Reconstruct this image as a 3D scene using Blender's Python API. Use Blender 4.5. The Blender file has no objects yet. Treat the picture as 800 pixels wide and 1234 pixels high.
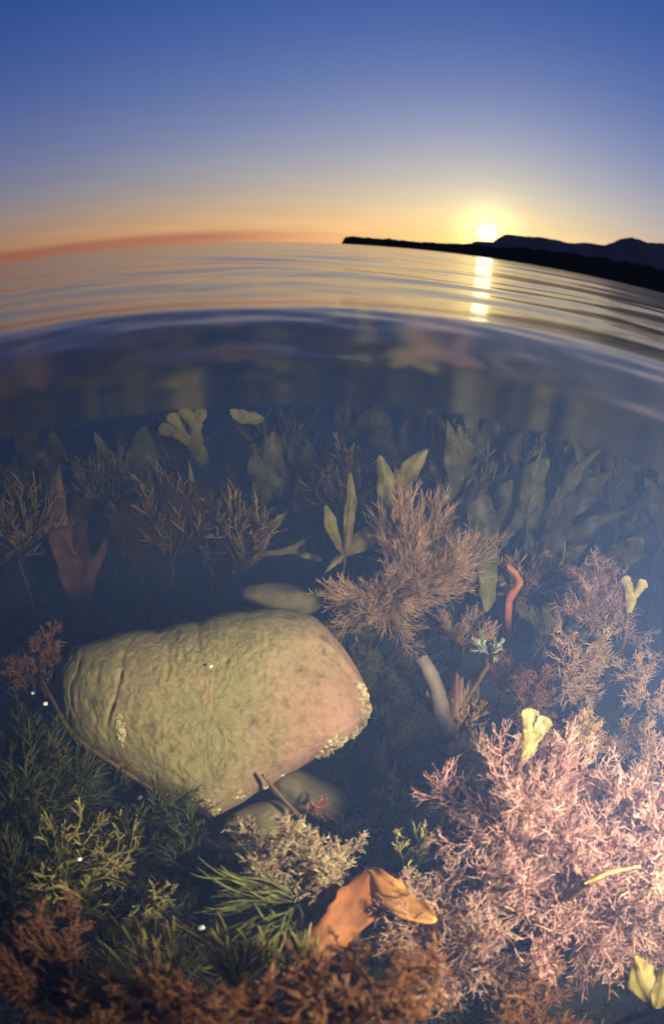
import bpy, math, random
import numpy as np
from mathutils import Matrix, Vector, noise

# ------------------------------------------------------------------ camera, sky, sun, exposure
sc = bpy.context.scene
COL = sc.collection
R = math.radians
SUN_AZ, SUN_EL = R(14.6), R(2.7)

cam_data = bpy.data.cameras.new('camera')
cam_data.type = 'PANO'                                   # wide fisheye converter lens
cam_data.panorama_type = 'FISHEYE_LENS_POLYNOMIAL'
cam_data.sensor_fit = 'VERTICAL'
cam_data.sensor_height = 24.68
cam_data.sensor_width = 16.0
FMM = 12.6
cam_data.fisheye_polynomial_k0 = 0.0
cam_data.fisheye_polynomial_k1 = -1.0 / FMM
cam_data.fisheye_polynomial_k2 = 0.0
cam_data.fisheye_polynomial_k3 = 0.0
cam_data.fisheye_polynomial_k4 = 0.0
cam_data.fisheye_fov = math.pi * 1.2
cam_data.lens = 12.6
cam_data.dof.use_dof = True
cam_data.dof.focus_distance = 0.95
cam_data.dof.aperture_fstop = 2.9
cam_data.clip_start = 0.01
cam_data.clip_end = 60000.0
cam = bpy.data.objects.new('camera', cam_data)
COL.objects.link(cam)
PITCH, ROLL, CAM_Z = R(29.4), R(3.0), 0.06
fw = Vector((0, math.cos(PITCH), -math.sin(PITCH)))
up0 = Vector((0, math.sin(PITCH), math.cos(PITCH)))
rt0 = Vector((1, 0, 0))
rt = rt0 * math.cos(ROLL) + up0 * math.sin(ROLL)
up = up0 * math.cos(ROLL) - rt0 * math.sin(ROLL)
mw = Matrix((rt, up, -fw)).transposed().to_4x4()
mw.translation = (0, 0, CAM_Z)
cam.matrix_world = mw
sc.camera = cam

world = bpy.data.worlds.new('World')
sc.world = world
world.use_nodes = True
wn, wl = world.node_tree.nodes, world.node_tree.links
wn.clear()
w_out = wn.new('ShaderNodeOutputWorld')
w_bg = wn.new('ShaderNodeBackground')
w_sky = wn.new('ShaderNodeTexSky')
w_sky.sky_type = 'NISHITA'
w_sky.sun_disc = False
w_sky.sun_elevation = SUN_EL
w_sky.sun_rotation = SUN_AZ
w_sky.altitude = 0.0
w_sky.air_density = 1.0
w_sky.dust_density = 0.25
w_sky.ozone_density = 6.0
w_bg.inputs['Strength'].default_value = 0.12
wl.new(w_bg.outputs[0], w_out.inputs[0])
def wmath(op, a, b=None, c=None, clamp=False):
    n = wn.new('ShaderNodeMath'); n.operation = op; n.use_clamp = clamp
    for k, v in enumerate((a, b, c)):
        if v is None: continue
        if hasattr(v, 'default_value'): wl.new(v, n.inputs[k])
        else: n.inputs[k].default_value = v
    return n.outputs[0]
# colour balance of the sunset: a power and a gain for each channel of the whole sky
w_sep = wn.new('ShaderNodeSeparateColor'); w_com = wn.new('ShaderNodeCombineColor')
wl.new(w_sky.outputs[0], w_sep.inputs[0])
for k, (pw, gn) in enumerate(((1.05, 3.0), (1.3, 2.2), (0.89, 1.95))):
    wl.new(wmath('ADD', wmath('MULTIPLY', wmath('POWER', wmath('MAXIMUM', w_sep.outputs[k], 1e-4), pw), gn), (0.0, 0.10, 0.22)[k]), w_com.inputs[k])
# a low bank of haze and thin cloud along the horizon, mauve away from the sun
w_tc = wn.new('ShaderNodeTexCoord')
w_xyz = wn.new('ShaderNodeSeparateXYZ'); wl.new(w_tc.outputs['Generated'], w_xyz.inputs[0])
w_map = wn.new('ShaderNodeMapping'); w_map.inputs['Scale'].default_value = (3, 3, 60)
wl.new(w_tc.outputs['Generated'], w_map.inputs[0])
w_nz = wn.new('ShaderNodeTexNoise'); w_nz.inputs['Scale'].default_value = 1.3; w_nz.inputs['Detail'].default_value = 5
wl.new(w_map.outputs[0], w_nz.inputs['Vector'])
w_dot = wn.new('ShaderNodeVectorMath'); w_dot.operation = 'DOT_PRODUCT'
wl.new(w_tc.outputs['Generated'], w_dot.inputs[0])
w_dot.inputs[1].default_value = (math.sin(SUN_AZ), math.cos(SUN_AZ), 0.0)
w_away = wmath('MULTIPLY_ADD', w_dot.outputs['Value'], -9.0, 8.9, clamp=True)           # 0 beside the sun, 1 beyond about 20 degrees from it
w_top = wmath('MULTIPLY_ADD', wmath('SUBTRACT', w_nz.outputs[0], 0.5), 0.012, 0.026)      # uneven top of the bank
w_bank = wmath('MULTIPLY', wmath('DIVIDE', wmath('SUBTRACT', w_top, w_xyz.outputs[2]), 0.012, clamp=True), wmath('MULTIPLY_ADD', w_away, 0.75, 0.05))
w_near = wmath('POWER', wmath('MAXIMUM', wmath('MULTIPLY_ADD', w_dot.outputs['Value'], 0.5, 0.5), 0.0), 9.0)      # 1 towards the sun
w_low = wmath('MULTIPLY', wmath('EXPONENT', wmath('DIVIDE', wmath('MAXIMUM', w_xyz.outputs[2], 0.0), -0.155)), 0.92)          # thick air near the horizon
w_gc = wn.new('ShaderNodeMix'); w_gc.data_type = 'RGBA'
wl.new(w_near, w_gc.inputs['Factor'])
w_gc.inputs['A'].default_value = (3.0, 1.25, 0.70, 1); w_gc.inputs['B'].default_value = (9.2, 4.9, 2.1, 1)
w_m1 = wn.new('ShaderNodeMix'); w_m1.data_type = 'RGBA'
wl.new(w_low, w_m1.inputs['Factor']); wl.new(w_com.outputs[0], w_m1.inputs['A']); wl.new(w_gc.outputs['Result'], w_m1.inputs['B'])
w_m2 = wn.new('ShaderNodeMix'); w_m2.data_type = 'RGBA'; w_m2.blend_type = 'MULTIPLY'
wl.new(w_bank, w_m2.inputs['Factor']); wl.new(w_m1.outputs['Result'], w_m2.inputs['A']); w_m2.inputs['B'].default_value = (0.60, 0.46, 0.64, 1)
# the sun's aureole
w_sd = wn.new('ShaderNodeVectorMath'); w_sd.operation = 'DOT_PRODUCT'
wl.new(w_tc.outputs['Generated'], w_sd.inputs[0])
w_sd.inputs[1].default_value = (math.sin(SUN_AZ) * math.cos(SUN_EL), math.cos(SUN_AZ) * math.cos(SUN_EL), math.sin(SUN_EL))
w_off = wmath('SUBTRACT', w_sd.outputs['Value'], 1.0)
w_aur = wmath('ADD', wmath('MULTIPLY', wmath('EXPONENT', wmath('DIVIDE', w_off, 0.0009)), 6.0), wmath('MULTIPLY', wmath('EXPONENT', wmath('DIVIDE', w_off, 0.003)), 0.45))
w_m3 = wn.new('ShaderNodeMix'); w_m3.data_type = 'RGBA'; w_m3.blend_type = 'ADD'; w_m3.clamp_factor = False
wl.new(w_aur, w_m3.inputs['Factor']); wl.new(w_m2.outputs['Result'], w_m3.inputs['A']); w_m3.inputs['B'].default_value = (1.6, 1.15, 0.35, 1)
# thin uneven cirrus, brighter and darker streaks low in the sky
w_map2 = wn.new('ShaderNodeMapping'); w_map2.inputs['Scale'].default_value = (2.2, 2.2, 26); w_map2.inputs['Rotation'].default_value = (0.05, 0.12, 0.4)
wl.new(w_tc.outputs['Generated'], w_map2.inputs[0])
w_nz2 = wn.new('ShaderNodeTexNoise'); w_nz2.inputs['Scale'].default_value = 2.1; w_nz2.inputs['Detail'].default_value = 7; w_nz2.inputs['Roughness'].default_value = 0.6
wl.new(w_map2.outputs[0], w_nz2.inputs['Vector'])
w_cir = wmath('MULTIPLY', wmath('MULTIPLY_ADD', w_nz2.outputs[0], 5.0, -2.5), wmath('EXPONENT', wmath('DIVIDE', wmath('MAXIMUM', w_xyz.outputs[2], 0.0), -0.12)))
w_gain = wmath('MULTIPLY_ADD', w_cir, 0.10, 1.0)
w_vm = wn.new('ShaderNodeVectorMath'); w_vm.operation = 'SCALE'
wl.new(w_m3.outputs['Result'], w_vm.inputs[0]); wl.new(w_gain, w_vm.inputs['Scale'])
wl.new(w_vm.outputs[0], w_bg.inputs[0])


sun_data = bpy.data.lights.new('sun_lamp', 'SUN')
sun_data.energy = 1.2
sun_data.angle = R(0.53)
sun_data.color = (1.0, 0.72, 0.42)
sun_lamp = bpy.data.objects.new('sun_lamp', sun_data)
COL.objects.link(sun_lamp)
SUN_DIR = Vector((math.sin(SUN_AZ) * math.cos(SUN_EL), math.cos(SUN_AZ) * math.cos(SUN_EL), math.sin(SUN_EL)))
sun_lamp.rotation_euler = SUN_DIR.to_track_quat('Z', 'Y').to_euler()

# the photographer's dive light, held under water to the right of the lens: its beam is what lights the sea floor in the photograph
flash_data = bpy.data.lights.new('dive_light', 'SPOT')
flash_data.energy = 72.0
flash_data.color = (1.0, 0.82, 0.60)
flash_data.spot_size = R(140)
flash_data.spot_blend = 0.9
flash_data.shadow_soft_size = 0.03
flash = bpy.data.objects.new('dive_light', flash_data)
COL.objects.link(flash)
FLASH_POS = Vector((0.36, 0.02, -0.05))
FLASH_AIM = Vector((0.05, 0.70, -0.55))
flash.location = FLASH_POS
flash.rotation_euler = (FLASH_POS - FLASH_AIM).to_track_quat('Z', 'Y').to_euler()

vs = sc.view_settings
vs.view_transform = 'Standard'
vs.look = 'None'
vs.exposure = 0.0
vs.gamma = 1.0
vs.use_curve_mapping = False
cy = sc.cycles
cy.use_denoising = True
cy.max_bounces = 10
cy.transmission_bounces = 8
cy.volume_bounces = 2
cy.sample_clamp_indirect = 2.0
cy.use_adaptive_sampling = True
cy.adaptive_threshold = 0.02

# ------------------------------------------------------------------ helpers
def tag(o, label=None, cat=None, group=None, kind=None):
    if label: o['label'] = label
    if cat: o['category'] = cat
    if group: o['group'] = group
    if kind: o['kind'] = kind
    return o

def mesh_np(name, V, F, mats, attrs=None, smooth=True, parent=None):
    """V: n x 3 array, F: m x k array of one face size (or a list of such arrays) -> ONE mesh object"""
    me = bpy.data.meshes.new(name)
    V = np.asarray(V, np.float32)
    Fs = F if isinstance(F, list) else [F]
    Fs = [np.asarray(f, np.int32) for f in Fs if len(f)]
    me.vertices.add(len(V)); me.vertices.foreach_set('co', V.ravel())
    loops = np.concatenate([f.ravel() for f in Fs])
    tot = np.concatenate([np.full(len(f), f.shape[1], np.int32) for f in Fs])
    start = np.concatenate([[0], np.cumsum(tot)[:-1]]).astype(np.int32)
    me.loops.add(len(loops)); me.loops.foreach_set('vertex_index', loops)
    me.polygons.add(len(tot)); me.polygons.foreach_set('loop_start', start)
    try: me.polygons.foreach_set('loop_total', tot)
    except Exception: pass
    me.update(calc_edges=True)
    me.validate()
    if smooth: me.polygons.foreach_set('use_smooth', np.ones(len(me.polygons), bool))
    for k, a in (attrs or {}).items():
        at_ = me.attributes.new(k, 'FLOAT', 'POINT')
        at_.data.foreach_set('value', np.asarray(a, np.float32))
    for m in (mats if isinstance(mats, (list, tuple)) else [mats]): me.materials.append(m)
    o = bpy.data.objects.new(name, me)
    COL.objects.link(o)
    if parent is not None: o.parent = parent
    return o

def empty(name, loc):
    o = bpy.data.objects.new(name, None)
    o.empty_display_size = 0.05
    o.location = loc
    COL.objects.link(o)
    return o

def mat(name):
    m = bpy.data.materials.new(name)
    m.use_nodes = True
    nt = m.node_tree
    nt.nodes.clear()
    out = nt.nodes.new('ShaderNodeOutputMaterial')
    return m, nt, out

def node(nt, kind, **kw):
    n = nt.nodes.new(kind)
    for k, v in kw.items():
        if k in n.inputs.keys(): n.inputs[k].default_value = v
        else: setattr(n, k, v)
    return n

def ramp(nt, fac, stops):
    r = nt.nodes.new('ShaderNodeValToRGB')
    el = r.color_ramp.elements
    while len(el) < len(stops): el.new(0.5)
    for e, (p, c) in zip(el, stops):
        e.position = p; e.color = (*c, 1.0)
    nt.links.new(fac, r.inputs[0])
    return r.outputs[0]

def smooth01(t):
    t = np.clip(t, 0, 1)
    return t * t * (3 - 2 * t)

# ------------------------------------------------------------------ the sea surface
def water_height(x, y, r, dr):
    """ripples, fading out where the mesh rings are too coarse to carry them, plus the bulge of water round the half-dipped lens port"""
    z = np.zeros_like(x)
    rng = np.random.default_rng(5)
    for lam, amp in ((0.10, .0003), (0.16, .0007), (0.25, .0012), (0.37, .0018), (0.55, .0028), (0.9, .004), (1.4, .005), (2.3, .007), (4.0, .010), (7.0, .014), (12.0, .02)):
        for _ in range(3):
            a = rng.normal(math.radians(83), 0.48); ph = rng.uniform(0, 6.28)
            k = 2 * math.pi / (lam * rng.uniform(.85, 1.15))
            w = smooth01((lam / np.maximum(dr, 1e-6) - 4) / 6) * smooth01((r - .25 - lam * .35) / (.25 + lam * .7))
            s = np.sin(k * (x * math.cos(a) + y * math.sin(a)) + ph + 1.3 * np.sin(k * .23 * x + ph))
            z += amp * .27 * w * s
    az = np.arctan2(x, y)
    for k in range(9):                                                  # small wavelets running out from the port
        lam = rng.uniform(.022, .10); ph = rng.uniform(0, 6.28); ca, cb = rng.uniform(2, 7), rng.uniform(0, 6.28)
        s = np.sin(2 * math.pi * (r + .02 * np.sin(ca * az + cb) + x * rng.uniform(-.35, .35)) / lam + ph)
        z += .011 * lam * s * np.exp(-((r - .315) / .075) ** 2) * (.55 + .45 * np.sin(ca * 1.7 * az + cb * 2)) * smooth01((r - HOLE) / .03)
    t = ((r - HOLE - .008) / (CREST - HOLE - .008)).clip(0, 1); u = ((r - HOLE) / .022).clip(0, 1)
    bulge = np.where(r < CREST, -.007 + .018 * (1 - (1 - t) ** 2) - .017 * (1 - u) ** 2, .011 * np.exp(-((r - CREST) / .11) ** 2))
    return z + bulge

HOLE, CREST = 0.262, 0.385
def build_water(m):
    radii = [HOLE]
    while radii[-1] < .30: radii.append(radii[-1] * 1.004)
    while radii[-1] < 60: radii.append(radii[-1] * 1.019)
    while radii[-1] < 45000: radii.append(radii[-1] * 1.25)
    radii = np.array(radii)
    front = np.radians(np.linspace(-62, 62, 260))
    back = np.radians(np.linspace(62, 298, 60)[1:-1])
    az = np.concatenate([front, back])
    A, RR = np.meshgrid(az, radii)
    X, Y = RR * np.sin(A), RR * np.cos(A)
    dr = np.gradient(radii)[:, None] * np.ones_like(A)
    wob = 1 + .02 * np.sin(3 * A + 1) + .015 * np.sin(7 * A)
    near = np.exp(-((RR - HOLE) / .3) ** 2)
    X2, Y2 = X * (1 + (wob - 1) * near), Y * (1 + (wob - 1) * near)
    Z = water_height(X2, Y2, RR, dr)
    nR, nA = A.shape
    i = np.arange(nR - 1)[:, None] * nA; j = np.arange(nA)[None, :]; j2 = (j + 1) % nA
    F = np.stack([i + j, i + j2, i + nA + j2, i + nA + j], -1).reshape(-1, 4)
    return mesh_np('water', np.stack([X2, Y2, Z], -1).reshape(-1, 3), F, m, dict(chop=np.exp(-((RR.ravel() - .30) / .09) ** 2)))

m_water, nt, out = mat('sea_surface')
bs = node(nt, 'ShaderNodeBsdfPrincipled', Roughness=0.09, IOR=1.333)
bs.inputs['Base Color'].default_value = (1, 1, 1, 1)
bs.inputs['Transmission Weight'].default_value = 1.0
ca = node(nt, 'ShaderNodeAttribute', attribute_name='chop')          # fine capillary chop round the port
cm = node(nt, 'ShaderNodeMath', operation='MULTIPLY_ADD'); cm.inputs[1].default_value = .10; cm.inputs[2].default_value = .12
nt.links.new(ca.outputs['Fac'], cm.inputs[0]); nt.links.new(cm.outputs[0], bs.inputs['Roughness'])
tc = node(nt, 'ShaderNodeTexCoord')
mp = node(nt, 'ShaderNodeMapping'); mp.inputs['Scale'].default_value = (0.7, 1.6, 1)
nt.links.new(tc.outputs['Object'], mp.inputs[0])
bump_prev = None
for sc_, dist, st in ((9.0, .0012, 1), (2.2, .006, 1), (.45, .022, 1), (.06, .11, 1)):
    nz = node(nt, 'ShaderNodeTexNoise', Scale=sc_, Detail=2.0, Roughness=.5)
    nt.links.new(mp.outputs[0], nz.inputs['Vector'])
    b = node(nt, 'ShaderNodeBump', Distance=dist, Strength=.36)
    nt.links.new(nz.outputs[0], b.inputs['Height'])
    if bump_prev: nt.links.new(bump_prev.outputs[0], b.inputs['Normal'])
    bump_prev = b
nt.links.new(bump_prev.outputs[0], bs.inputs['Normal'])
nt.links.new(bs.outputs[0], out.inputs[0])
water = tag(build_water(m_water), kind='structure')

# the murk of the sea below the surface: one even volume
m_murk, nt, out = mat('sea_murk')
scn = node(nt, 'ShaderNodeVolumeScatter', Density=0.15, Anisotropy=0.0)
scn.inputs['Color'].default_value = (0.25, 0.43, 1.0, 1)
abn = node(nt, 'ShaderNodeVolumeAbsorption', Density=0.20)
abn.inputs['Color'].default_value = (0.1, 0.4, 0.7, 1)
ad = node(nt, 'ShaderNodeAddShader')
nt.links.new(scn.outputs[0], ad.inputs[0]); nt.links.new(abn.outputs[0], ad.inputs[1])
nt.links.new(ad.outputs[0], out.inputs['Volume'])
S = 20000.0; T, B = -0.030, -45.0
Vb = [(-S, -S, B), (S, -S, B), (S, S, B), (-S, S, B), (-S, -S, T), (S, -S, T), (S, S, T), (-S, S, T)]
Fb = [(0, 3, 2, 1), (4, 5, 6, 7), (0, 1, 5, 4), (1, 2, 6, 5), (2, 3, 7, 6), (3, 0, 4, 7)]
murk = tag(mesh_np('water_murk', Vb, np.array(Fb), m_murk, smooth=False), 'murky blue sea water filling the space under the surface', 'water', kind='stuff')

# ------------------------------------------------------------------ the sea floor
def bed_z(x, y):
    x = np.asarray(x, float); y = np.asarray(y, float)
    r = np.hypot(x, y)
    z = -.74 - .13 * np.maximum(0, y - .55) - .10 * smooth01((-x - .2) / .6) - .10 * smooth01((r - 2.5) / 3) * (r - 2.5).clip(0, 60)
    z = z + .022 * np.sin(7.1 * x + 1) * np.cos(6.3 * y + .4) + .012 * np.sin(17 * x + 2.2 * y) * np.sin(15 * y - 3 * x + 1)
    return np.maximum(z, -12)

def build_bed(m):
    radii = [0.02]
    while radii[-1] < 6: radii.append(radii[-1] * 1.03 + .006)
    while radii[-1] < 42000: radii.append(radii[-1] * 1.35)
    radii = np.array(radii)
    az = np.linspace(0, 2 * math.pi, 180, endpoint=False)
    A, RR = np.meshgrid(az, radii)
    X, Y = RR * np.sin(A), RR * np.cos(A)
    Z = bed_z(X, Y)
    nR, nA = A.shape
    i = np.arange(nR - 1)[:, None] * nA; j = np.arange(nA)[None, :]; j2 = (j + 1) % nA
    F = np.stack([i + j, i + j2, i + nA + j2, i + nA + j], -1).reshape(-1, 4)[:, ::-1]
    return mesh_np('seabed', np.stack([X, Y, Z], -1).reshape(-1, 3), F, m)

m_bed, nt, out = mat('sea_floor')
bs = node(nt, 'ShaderNodeBsdfPrincipled', Roughness=.9)
tc = node(nt, 'ShaderNodeTexCoord')
nz = node(nt, 'ShaderNodeTexNoise', Scale=9, Detail=8, Roughness=.7)
nt.links.new(tc.outputs['Object'], nz.inputs['Vector'])
nt.links.new(ramp(nt, nz.outputs[0], [(.3, (.008, .009, .005)), (.5, (.02, .02, .009)), (.7, (.045, .035, .018))]), bs.inputs['Base Color'])
b = node(nt, 'ShaderNodeBump', Distance=.02, Strength=.8)
nt.links.new(nz.outputs[0], b.inputs['Height']); nt.links.new(b.outputs[0], bs.inputs['Normal'])
nt.links.new(bs.outputs[0], out.inputs[0])
seabed = tag(build_bed(m_bed), kind='structure')

# ------------------------------------------------------------------ the coast
m_coast, nt, out = mat('coast_scrub')
bs = node(nt, 'ShaderNodeBsdfPrincipled', Roughness=1.0)
bs.inputs['Specular IOR Level'].default_value = 0
tc = node(nt, 'ShaderNodeTexCoord')
nz = node(nt, 'ShaderNodeTexNoise', Scale=.02, Detail=8, Roughness=.7)
nt.links.new(tc.outputs['Object'], nz.inputs['Vector'])
nt.links.new(ramp(nt, nz.outputs[0], [(.3, (.03, .03, .02)), (.7, (.07, .055, .035))]), bs.inputs['Base Color'])
nt.links.new(bs.outputs[0], out.inputs[0])
m_hill, nt, out = mat('hazed_heather')  # heather of the far hills, colour made paler to stand for air haze
bs = node(nt, 'ShaderNodeBsdfPrincipled', Roughness=1.0)
bs.inputs['Specular IOR Level'].default_value = 0
tc = node(nt, 'ShaderNodeTexCoord')
nz = node(nt, 'ShaderNodeTexNoise', Scale=.008, Detail=8, Roughness=.7)
nt.links.new(tc.outputs['Object'], nz.inputs['Vector'])
nt.links.new(ramp(nt, nz.outputs[0], [(.3, (.16, .11, .10)), (.7, (.27, .19, .15))]), bs.inputs['Base Color'])
nt.links.new(bs.outputs[0], out.inputs[0])

def ridge(name, prof, dist, back, m, rough, seed, front=.12):
    """a strip of hills: crest elevation (degrees above the horizon) against azimuth; dist(az) metres to its shore; slopes down in front and behind"""
    a = np.array([p[0] for p in prof]); e = np.array([p[1] for p in prof])
    az = np.linspace(a[0], a[-1], 420)
    el = np.interp(az, a, e)
    rows = np.concatenate([np.linspace(0, 1, 16), np.linspace(1, 2, 12)[1:]])
    V = []
    for t in rows:
        for k in range(len(az)):
            d0 = dist(az[k]); d1 = d0 * (1 + front); d2 = d1 * (1 + back)
            d = d0 + (d1 - d0) * t if t <= 1 else d1 + (d2 - d1) * (t - 1)
            h = math.tan(math.radians(el[k])) * d1
            s = math.sin(min(t, 1) * math.pi / 2) ** .8 if t <= 1 else math.cos((t - 1) * math.pi / 2)
            x, y = d * math.sin(math.radians(az[k])), d * math.cos(math.radians(az[k]))
            n = noise.fractal(Vector((x, y, seed)) * rough[0], 1.0, 2.0, 6) * rough[1] * min(1, h / 20 + .1)
            V.append((x, y, max(-6, h * s + n * s - (1 if t in (0, 2) else 0))))
    nA = len(az); nR = len(rows)
    i = np.arange(nR - 1)[:, None] * nA; j = np.arange(nA - 1)[None, :]
    F = np.stack([i + j, i + j + 1, i + nA + j + 1, i + nA + j], -1).reshape(-1, 4)
    return tag(mesh_np(name, V, F, m), kind='structure')
NEAR = [(-0.47, 0.04), (-0.14, 0.74), (0.84, 0.81), (3.44, 0.82), (6.32, 0.79), (8.24, 0.80), (10.75, 0.99), (11.62, 1.02), (13.17, 1.27), (15.02, 1.17), (18.05, 1.50), (21.08, 1.80), (25.97, 2.00), (30.26, 2.20), (33.34, 2.33), (40.0, 3.0), (55.0, 2.6), (80.0, 2.0), (100.0, 0.3)]
FAR1 = [(12.95, 0.79), (13.16, 1.36), (13.75, 1.59), (15.27, 1.78), (15.79, 2.27), (16.40, 2.71), (17.92, 2.79), (20.04, 2.96), (22.17, 3.06), (23.39, 3.10), (24.88, 3.39), (26.24, 3.43), (28.35, 3.35), (31.00, 3.25), (33.15, 2.98), (40.0, 1.5), (45.0, 0.5)]
FAR2 = [(23.62, 2.55), (24.87, 3.15), (26.24, 3.43), (27.58, 3.95), (28.65, 4.48), (29.61, 4.89), (30.53, 4.91), (31.16, 4.78), (32.95, 5.12), (37.0, 4.6), (44.0, 5.5), (60.0, 5.0), (90.0, 3.0), (110.0, 0.4)]
ridge('headland', NEAR, lambda a: 2600 - 1500 * float(smooth01((a - 4) / 36)), .5, m_coast, (.02, 9), 3.1)
ridge('hill', FAR1, lambda a: 4200.0, .4, m_hill, (.004, 22), 7.7)
ridge('mountain', FAR2, lambda a: 6500.0, .4, m_hill, (.003, 40), 12.3)

sm, nt, out = mat('sun_glow')
em = node(nt, 'ShaderNodeEmission', Strength=7.0)
em.inputs[0].default_value = (1.0, .82, .45, 1)
nt.links.new(em.outputs[0], out.inputs[0])
import bmesh
bm = bmesh.new(); bmesh.ops.create_icosphere(bm, subdivisions=4, radius=175)
me = bpy.data.meshes.new('sun'); bm.to_mesh(me); bm.free(); me.materials.append(sm)
sun_ball = bpy.data.objects.new('sun', me); COL.objects.link(sun_ball)
sun_ball.location = SUN_DIR * 11000
tag(sun_ball, kind='structure')

# ------------------------------------------------------------------ materials of living things
def weed_mat(name, base, tip, dark, rough=.6, trans=.35, spots=0.0):
    """colour runs from holdfast to tip (attribute 'along') and varies from strand to strand (attribute 'strand')"""
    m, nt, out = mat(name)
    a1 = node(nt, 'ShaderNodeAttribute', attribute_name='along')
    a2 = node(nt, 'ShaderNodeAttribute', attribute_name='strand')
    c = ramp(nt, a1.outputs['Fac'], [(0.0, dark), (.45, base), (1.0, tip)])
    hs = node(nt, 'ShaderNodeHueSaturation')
    nt.links.new(c, hs.inputs['Color'])
    mr = node(nt, 'ShaderNodeMapRange'); mr.inputs['To Min'].default_value = .6; mr.inputs['To Max'].default_value = 1.4
    nt.links.new(a2.outputs['Fac'], mr.inputs[0]); nt.links.new(mr.outputs[0], hs.inputs['Value'])
    mh = node(nt, 'ShaderNodeMapRange'); mh.inputs['To Min'].default_value = .485; mh.inputs['To Max'].default_value = .515
    nt.links.new(a2.outputs['Fac'], mh.inputs[0]); nt.links.new(mh.outputs[0], hs.inputs['Hue'])
    col = hs.outputs[0]
    tcn = node(nt, 'ShaderNodeTexCoord')
    nz = node(nt, 'ShaderNodeTexNoise', Scale=38.0, Detail=4.0, Roughness=.65)
    nt.links.new(tcn.outputs['Object'], nz.inputs['Vector'])
    mx = node(nt, 'ShaderNodeMix', data_type='RGBA', blend_type='MULTIPLY')
    mx.inputs['Factor'].default_value = .75
    nt.links.new(col, mx.inputs['A'])
    nt.links.new(ramp(nt, nz.outputs[0], [(.35, (.45, .42, .38)), (.6, (1, 1, 1))]), mx.inputs['B'])
    col = mx.outputs['Result']
    p = node(nt, 'ShaderNodeBsdfPrincipled', Roughness=rough)
    p.inputs['Specular IOR Level'].default_value = .25
    nt.links.new(col, p.inputs['Base Color'])
    bp = node(nt, 'ShaderNodeBump', Distance=.004, Strength=.5)
    nt.links.new(nz.outputs[0], bp.inputs['Height']); nt.links.new(bp.outputs[0], p.inputs['Normal'])
    t = node(nt, 'ShaderNodeBsdfTranslucent'); nt.links.new(col, t.inputs[0])
    ms = node(nt, 'ShaderNodeMixShader'); ms.inputs[0].default_value = trans
    nt.links.new(p.outputs[0], ms.inputs[1]); nt.links.new(t.outputs[0], ms.inputs[2])
    nt.links.new(ms.outputs[0], out.inputs[0])
    return m

M = {
    'pink': weed_mat('pink_coral_weed', (.42, .205, .17), (.60, .39, .33), (.22, .095, .07)),
    'pale_pink': weed_mat('pale_pink_weed', (.38, .21, .165), (.56, .39, .30), (.20, .09, .06)),
    'tan': weed_mat('tan_feather_weed', (.58, .36, .19), (.80, .56, .33), (.27, .14, .06)),
    'cream': weed_mat('cream_tuft_weed', (.40, .29, .17), (.62, .50, .32), (.20, .10, .05)),
    'olive_tuft': weed_mat('olive_tuft_weed', (.27, .25, .07), (.58, .52, .22), (.09, .075, .025)),
    'green': weed_mat('green_grass_weed', (.06, .07, .018), (.17, .16, .045), (.02, .022, .008)),
    'bright_green': weed_mat('bright_green_weed', (.22, .25, .065), (.46, .47, .18), (.09, .10, .03)),
    'rust': weed_mat('rust_weed', (.20, .085, .04), (.34, .17, .085), (.07, .028, .014)),
    'turf': weed_mat('sea_floor_turf', (.11, .095, .035), (.22, .19, .075), (.035, .03, .012)),
    'pale_green': weed_mat('pale_green_tuft', (.40, .42, .28), (.70, .74, .55), (.20, .16, .08)),
    'wrack': weed_mat('olive_wrack', (.24, .19, .045), (.42, .36, .10), (.09, .06, .02), .45, .4),
    'yellow_wrack': weed_mat('yellow_wrack', (.36, .29, .09), (.60, .52, .22), (.18, .13, .04), .45, .4),
    'kelp': weed_mat('olive_kelp', (.115, .10, .03), (.19, .16, .055), (.05, .04, .015), .4, .4),
    'brown_kelp': weed_mat('brown_kelp', (.15, .068, .02), (.22, .10, .035), (.05, .025, .01), .4, .4),
    'orange_kelp': weed_mat('orange_kelp', (.36, .15, .04), (.48, .23, .07), (.14, .055, .02), .75, .4),
    'red_stem': weed_mat('red_stem', (.46, .15, .07), (.56, .23, .12), (.32, .10, .05), .7, .15),
    'grey_stem': weed_mat('grey_stem', (.14, .11, .075), (.18, .145, .105), (.08, .06, .04), .6, .1),
    'gold_ribbon': weed_mat('golden_brown_ribbon_weed', (.36, .22, .06), (.52, .36, .11), (.14, .08, .03), .5, .35),
    'olive_ribbon': weed_mat('olive_ribbon_weed', (.25, .21, .065), (.40, .34, .12), (.10, .08, .03), .5, .35),
    'stipe': weed_mat('dark_stipe', (.10, .06, .025), (.14, .09, .04), (.05, .03, .015), .5, .05),
}

def unit(a):
    return a / np.maximum(np.linalg.norm(a, axis=-1, keepdims=True), 1e-9)

# ------------------------------------------------------------------ strands: branching weeds
def lines(rng, S, D, L, n, curl, trop):
    P = [S]; d = D
    for k in range(n):
        d = unit(d + curl * rng.normal(size=d.shape) + trop)
        P.append(P[-1] + d * (L / n)[:, None])
    return np.stack(P, 1)

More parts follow.
